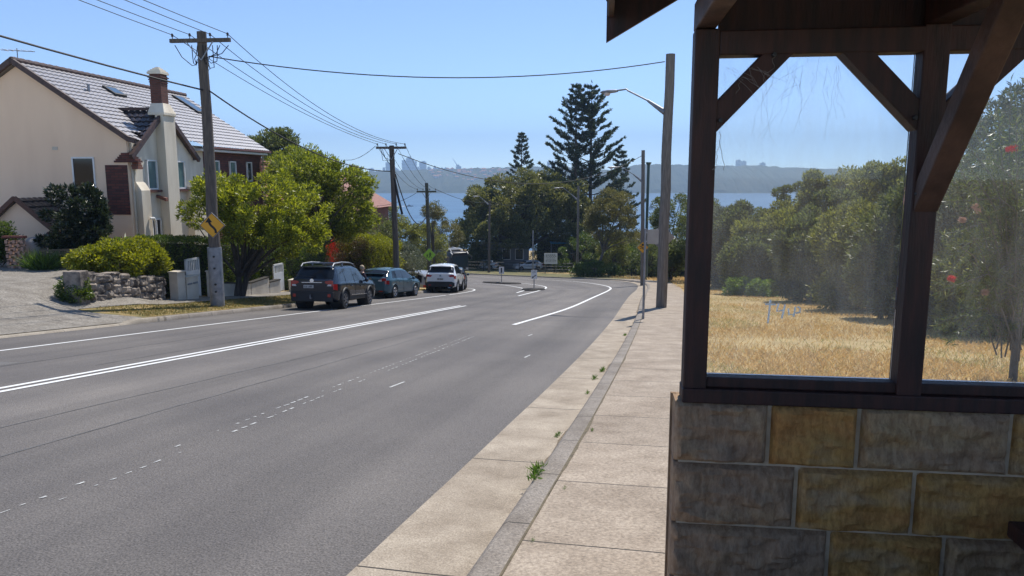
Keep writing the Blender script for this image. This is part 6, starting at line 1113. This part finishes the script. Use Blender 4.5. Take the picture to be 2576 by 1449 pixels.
person(909, 31.4, "person with blond hair in a plum top standing beside the wagon", math.radians(-60))
# ------------------------------------------------------------------ buildings and fences beyond the bend
def small_house(name, label, px0, px1, Y_, top, eave, wall, roof, deep=8):
    a, b = gX(px0, Y_), gX(px1, Y_); z0 = min(a.z, b.z) - .5; ze = atY(px0, eave, Y_).z; zt = atY(px0, top, Y_).z; w = b.x - a.x; r = thing(name, label, "house", (a.x, Y_, z0)); mb = MB(); mb.box((w / 2, deep / 2, (ze - z0) / 2), (w, deep, ze - z0)); mb.build("wall", wall, r)
    h = ze - z0; mb = MB(); q = [(-.4, -.4, h), (w + .4, -.4, h), (w + .4, deep + .4, h), (-.4, deep + .4, h), (w * .22, deep / 2, zt - z0), (w * .78, deep / 2, zt - z0)]; mb.add(q, [(0, 1, 5, 4), (1, 2, 5), (2, 3, 4, 5), (3, 0, 4), (3, 2, 1, 0)]); mb.build("roof", roof, r)
    for k in range(max(1, int(w / 3.2))):
        mb = MB(); x = w * (k + .5) / max(1, int(w / 3.2)); mb.box((x, -.01, h * .55), (1.2, .08, 1.2)); wn2 = mb.build("window", M["white"], r); mb = MB(); mb.box((x, -.04, h * .55), (1.0, .06, 1.0)); mb.build("pane", M["glassdark"], wn2)
    return r
small_house("white_house", "white walled house with pale roof glimpsed behind the pedestrian sign", 1030, 1062, 118, 622, 634, M["brickwhite"], M["tilered"])
small_house("white_house", "white house in sun glimpsed under the left boughs of the fig", 1236, 1285, 140, 606, 622, M["housewhite"], M["housewhite"])
small_house("grey_house", "house with grey roof seen between the lamp poles and the trees", 1598, 1720, 112, 588, 612, M["grey"], M["slate"])
p = gX(1215, 114); r = thing("kiosk", "grey panelled kiosk with white edged opening in the fig's shade", "kiosk", p); mb = MB(); mb.box((2.6, 1.5, 1.9), (9, 3, 3.8)); mb.build("wall", M["grey"], r); mb = MB(); mb.box((2.6, 1.5, 3.85), (9.6, 3.6, .14)); mb.build("roof", M["signback"], r)
for x in (.4, 3.6, 5.6): mb = MB(); mb.box((x, -.02, 2.2), (1.3, .1, 1.7)); o = mb.build("window", M["white"], r); mb = MB(); mb.box((x, -.06, 2.2), (1.1, .06, 1.5)); mb.build("pane", M["glassdark"], o)
def picket(a, b, h, label, m, cat="fence"):
    L_ = (b - a).to_2d().length; r = thing("rail_fence", label, cat, a, math.atan2(b.y - a.y, b.x - a.x)); mb = MB(); n = int(L_ / 2.2)
    dz = lambda x: land1(a.x + (b.x - a.x) * x / L_, a.y + (b.y - a.y) * x / L_) - a.z
    for z in (.35, .7, 1.05): mb.tube([(L_ * k / n, 0, dz(L_ * k / n) + z * h) for k in range(n + 1)], .04, 5)
    mb.build("rails", m, r)
    for k in range(n + 1): x = L_ * k / n; mb = MB(); mb.box((x, 0, dz(x) + h * .5), (.1, .1, h * 1.1)); mb.build("post", m, r)
picket(gX(1170, 104), gX(1440, 106), 1.25, "dark rail fence in the shade along the far verge under the fig", M["darkmetal"]); picket(gX(1440, 104), gX(1720, 92), 1.1, "dark rail fence in front of the bushes right of the pines", M["darkmetal"])
p = gX(1405, 116); r = thing("blue_shade", "bright blue shade cloth glimpsed between the pines", "shade canopy", p); mb = MB(); mb.box((1.2, 0, 4.2), (5, 3, .12)); mb.build("canopy", mat("blue_cloth", (.03, .25, .42), .7), r); mb = MB()
for x in (-1.1, 3.4): mb.box((x, 0, 2.1), (.1, .1, 4.2))
mb.build("poles", M["galv"], r)

# ------------------------------------------------------------------ harbour, far shore, city
SEA = -54.0
def water_mat():
    m = mat("harbour_water", (.025, .09, .18), .35, (.07, .165, .26), .02, spec=.35, stretch=(.4, 1, 1), detail=8); n = m.node_tree.nodes; l = m.node_tree.links; b = n["Principled BSDF"]; tc = n.new("ShaderNodeTexCoord"); mp = n.new("ShaderNodeMapping"); mp.inputs["Scale"].default_value = (.35, 1, 1); l.new(tc.outputs["Object"], mp.inputs[0])
    t = n.new("ShaderNodeTexNoise"); t.inputs["Scale"].default_value = .25; t.inputs["Detail"].default_value = 6; l.new(mp.outputs[0], t.inputs[0]); bp = n.new("ShaderNodeBump"); bp.inputs["Strength"].default_value = 1; bp.inputs["Distance"].default_value = 1.2; l.new(t.outputs[0], bp.inputs["Height"]); l.new(bp.outputs[0], b.inputs["Normal"]); return m
mb = MB(); mb.add([(-7000, 300, SEA), (7000, 300, SEA), (7000, 3400, SEA), (-7000, 3400, SEA)], [(0, 1, 2, 3)]); tag(mb.build("water", water_mat()), kind='structure')
ridge = [(-400, 436), (600, 436), (880, 437), (930, 432), (1000, 429), (1100, 426), (1200, 425), (1290, 421), (1350, 420), (1480, 425), (1560, 428), (1605, 415), (1700, 416), (1800, 419), (1900, 418), (2030, 424), (2200, 427), (2700, 430), (3200, 434)]
rp = np.array(ridge, float); xs = np.linspace(-2300, 2900, 700); P = []
def hillz(x, Y_, f):
    px = 1288 + x / 2950 * F / .985; z = (445 - np.interp(px, rp[:, 0], rp[:, 1])) / F * 2950 + EYE; return SEA + (z - SEA) * f
nz_ = lambda x, y, s, o=0: np.array([mnoise.fractal(Vector((a / s + o, y / s, o)), 1, 2, 4) for a in x])
for Y_, f in ((2570, -.03), (2590, .02), (2600, .1), (2640, .27), (2700, .45), (2780, .66), (2860, .84), (2920, .95), (2950, 1.0), (3050, 1.01), (3300, .9), (3390, .2)):
    z = hillz(xs, Y_, f); P.append(np.c_[xs, np.full(len(xs), Y_) + 14 * nz_(xs, Y_, 90, 3), z + (5 * nz_(xs, Y_, 38) + 3 * nz_(xs, Y_, 14, 7)) * (f > .05)])
tag(sheet("hills", np.stack(P, 1), M["bushland"], flip=False, smooth=False))
g = rn(200); hs = None
for k in range(62):
    px = 1075 + 205 * g.random() ** .8; py = np.interp(px, [1075, 1130, 1280], [428, 427, 424]) + 36 * g.random() ** 1.5 * np.interp(px, [1075, 1200, 1280], [.45, .9, 1]); f = 1 - (py - np.interp(px, rp[:, 0], rp[:, 1])) / 60 * .95; Y_ = float(np.interp(f, [.1, .27, .45, .66, .84, 1], [2600, 2640, 2700, 2780, 2860, 2950])) - 14; q = atY(px, py, Y_)
    if hs is None:
        hs = thing("far_house", "pale house with terracotta roof among trees on the far headland", "house", q, 0, "houses on the far headland"); mb = MB(); mb.box((0, 0, 0), (13, 9, 10)); mb.build("wall", M["housewhite"], hs); mb = MB(); mb.add([(-7.5, -5.5, 5), (7.5, -5.5, 5), (7.5, 5.5, 5), (-7.5, 5.5, 5), (-4, 0, 8.5), (4, 0, 8.5)], [(0, 1, 5, 4), (1, 2, 5), (2, 3, 4, 5), (3, 0, 4)]); mb.build("roof", M["houseroof"], hs)
    else: h = dup(hs, q, g.uniform(-.8, .8)); h.scale = (g.uniform(.5, 1.5), 1, g.uniform(.55, 1.1))
CY = 5600
def z4(a, b): return (1400 + a / 2.8975) / 1.5652, (500 + b / 2.8975) / 1.5652
TW = [(155, 210, 475, 0, "low block at the left end of the far skyline"), (235, 300, 496, 0, "lowest wide block left of the spired tower"), (310, 336, 466, 0, "slim block just left of the spired tower"), (345, 386, 405, 1, "slender far tower with a spire left of the second pole"), (386, 416, 425, 0, "far tower half hidden behind the second pole"), (440, 490, 466, 2, "stepped low block right of the second pole"), (530, 576, 380, 0, "flat topped tall far tower left of the tallest"), (580, 642, 338, 3, "tallest far tower with a stepped top"),
      (642, 670, 368, 0, "tall far tower joined to the right of the tallest"), (670, 697, 395, 0, "shorter tower ending the tall central group"), (700, 722, 458, 0, "low block at the foot of the central towers"), (730, 806, 396, 0, "broad flat topped far tower right of the central group"), (820, 862, 450, 2, "stepped mid height block right of the broad tower"), (888, 920, 440, 4, "round topped far building"), (922, 965, 468, 0, "wide low block right of the round topped building"), (975, 1005, 460, 4, "small dome topped far building"), (1010, 1040, 466, 0, "small square far block left of the crane"), (1046, 1062, 478, 0, "narrow low far block left of the crane"), (1145, 1205, 430, 2, "far building under construction beside the tall crane"),
      (2185, 2215, 396, 0, "left of two blocks glimpsed behind the tall pines"), (2225, 2262, 388, 0, "right of two blocks glimpsed behind the tall pines")]
def tower(px0, px1, pt, kind, label):
    a, b = atY(px0, pt, CY), atY(px1, pt, CY); w = b.x - a.x; z0 = 20; h = a.z - z0; r = thing("far_tower", label, "tower", (a.x + w / 2, CY, z0), 0, "towers of the far skyline"); mb = MB()
    if kind == 2: mb.box((0, 0, h * .42), (w, w, h * .84)); mb.box((-w * .12, 0, h * .92), (w * .6, w * .6, h * .16))
    elif kind == 3: mb.box((0, 0, h * .46), (w, w, h * .92)); mb.box((w * .05, 0, h * .96), (w * .55, w * .7, h * .08))
    elif kind == 4: mb.box((0, 0, h * .4), (w, w, h * .8)); mb.lathe([(w * .45, h * .8), (w * .4, h * .9), (w * .22, h * .97), (0, h)], (0, 0, 0), 14)
    else: mb.box((0, 0, h / 2), (w, w, h)); mb.box((w * .1, 0, h + 2), (w * .4, w * .4, 6))
    mb.build("shaft", M["tower"], r); mb = MB()
    for k in range(1, max(2, int(h / 24))): mb.box((0, -w / 2 - .2, k * 24), (w * .92, .5, 7))
    mb.build("window_bands", M["glassdark"], r)
    if kind == 1: mb = MB(); mb.tube([(0, 0, h), (0, 0, h + 45)], [3, 1], 6); mb.build("spire", M["tower"], r)
    return r
for a, b, t, k, lab in TW: p0, p1 = z4(a, t), z4(b, t); tower(p0[0], p1[0], p0[1], k, lab)
for a, b, t, lab in ((1852, 1862, 403, "left pair member of small towers over the far hill"), (1864, 1876, 406, "right pair member of small towers over the far hill"), (1912, 1924, 410, "lone small block over the far hill seen in the first pane")): tower(a, b, t, 0, lab)
a = atY(*z4(1130, 470), CY); b = atY(*z4(1128, 360), CY); c = thing("tower_crane", "thin luffing crane above the far building site", "crane", (a.x, CY - 60, 20)); mb = MB(); mb.tube([(0, 0, 0), (25, 0, a.z - 20 + 20)], [4, 4], 5); mb.build("mast", M["tower"], c); mb = MB(); mb.tube([(22, 0, a.z + 5), (b.x - a.x - 10, 0, b.z - 20)], [3, 1.5], 5); mb.build("jib", M["tower"], c)
q = atY(1685, 416, 2960); o = MB().tube([(0, 0, -5), (0, 0, 48)], [1.6, .6], 5).build("radio_mast", M["tower"]); o.location = q; tag(o, "thin radio mast on the far hill seen beside the thick lamp pole", "mast")
# boats
d = ray(1031, 519.5); k = (SEA - EYE) / d[2]; B = Vector((d[0] * k, d[1] * k, SEA)); r = thing("motor_boat", "small dark motor boat drawing a white wake on the harbour", "boat", B); mb = MB(); mb.grid([[(x, s * w, z) for s, w, z in ((1, w_, 1.6), (1, w_ * .7, .1), (-1, w_ * .7, .1), (-1, w_, 1.6))] for x, w_ in ((-6, 1.9), (-2, 2.0), (3, 1.5), (6.5, .1))], flip=True); mb.box((-.5, 0, 1.5), (11, 3, .2)); mb.build("hull", M["darkmetal"], r); mb = MB(); mb.box((-1, 0, 2.6), (4, 2.4, 2)); mb.build("cabin", M["grey"], r)
mb = MB(); mb.grid([[(B.x - 5 - 62 * t, B.y + y * (1 + 2.2 * t), SEA + .25 + .6 * math.cos(y * .5)) for y in np.linspace(-2.6, 2.6, 7)] for t in np.linspace(0, 1, 16)]); tag(mb.build("wake", mat("white_foam", (.85, .87, .88), .8)), kind='structure')
d = ray(1637, 527); k = (SEA - EYE) / d[2]; B = Vector((d[0] * k, d[1] * k, SEA)); r = thing("sailing_boat", "small sailing boat glimpsed between the two poles on the right", "boat", B); mb = MB(); mb.grid([[(x, s * w, z) for s, w, z in ((1, w_, 1), (1, w_ * .6, 0), (-1, w_ * .6, 0), (-1, w_, 1))] for x, w_ in ((-4, 1.1), (0, 1.3), (4.5, .1))], flip=True); mb.build("hull", M["white"], r); mb = MB(); mb.prism([(-3.5, 1.6), (.3, 1.4), (.3, 12)], (0, 0, 0), (1, 0, 0), (0, 0, 1), .08); mb.prism([(.5, 1.4), (4, 1.2), (.5, 10)], (0, .1, 0), (1, 0, 0), (0, 0, 1), .08); mb.build("sails", M["signback"], r); MB().tube([(.4, 0, 1), (.4, 0, 12.5)], .08, 6).build("boat_mast", M["galv"], r)
# ------------------------------------------------------------------ air
mb = MB(); mb.box((0, 2900, 135), (14800, 6100, 390)); hm = bpy.data.materials.new("haze_air"); hm.use_nodes = True; n = hm.node_tree.nodes; n.remove(n["Principled BSDF"]); v = n.new("ShaderNodeVolumePrincipled"); v.inputs["Color"].default_value = (.5, .72, 1.0, 1); v.inputs["Density"].default_value = .00027; v.inputs["Anisotropy"].default_value = .0
hm.node_tree.links.new(v.outputs[0], n["Material Output"].inputs["Volume"]); o = mb.build("haze", hm); o["kind"] = "stuff"; o.display_type = 'WIRE'
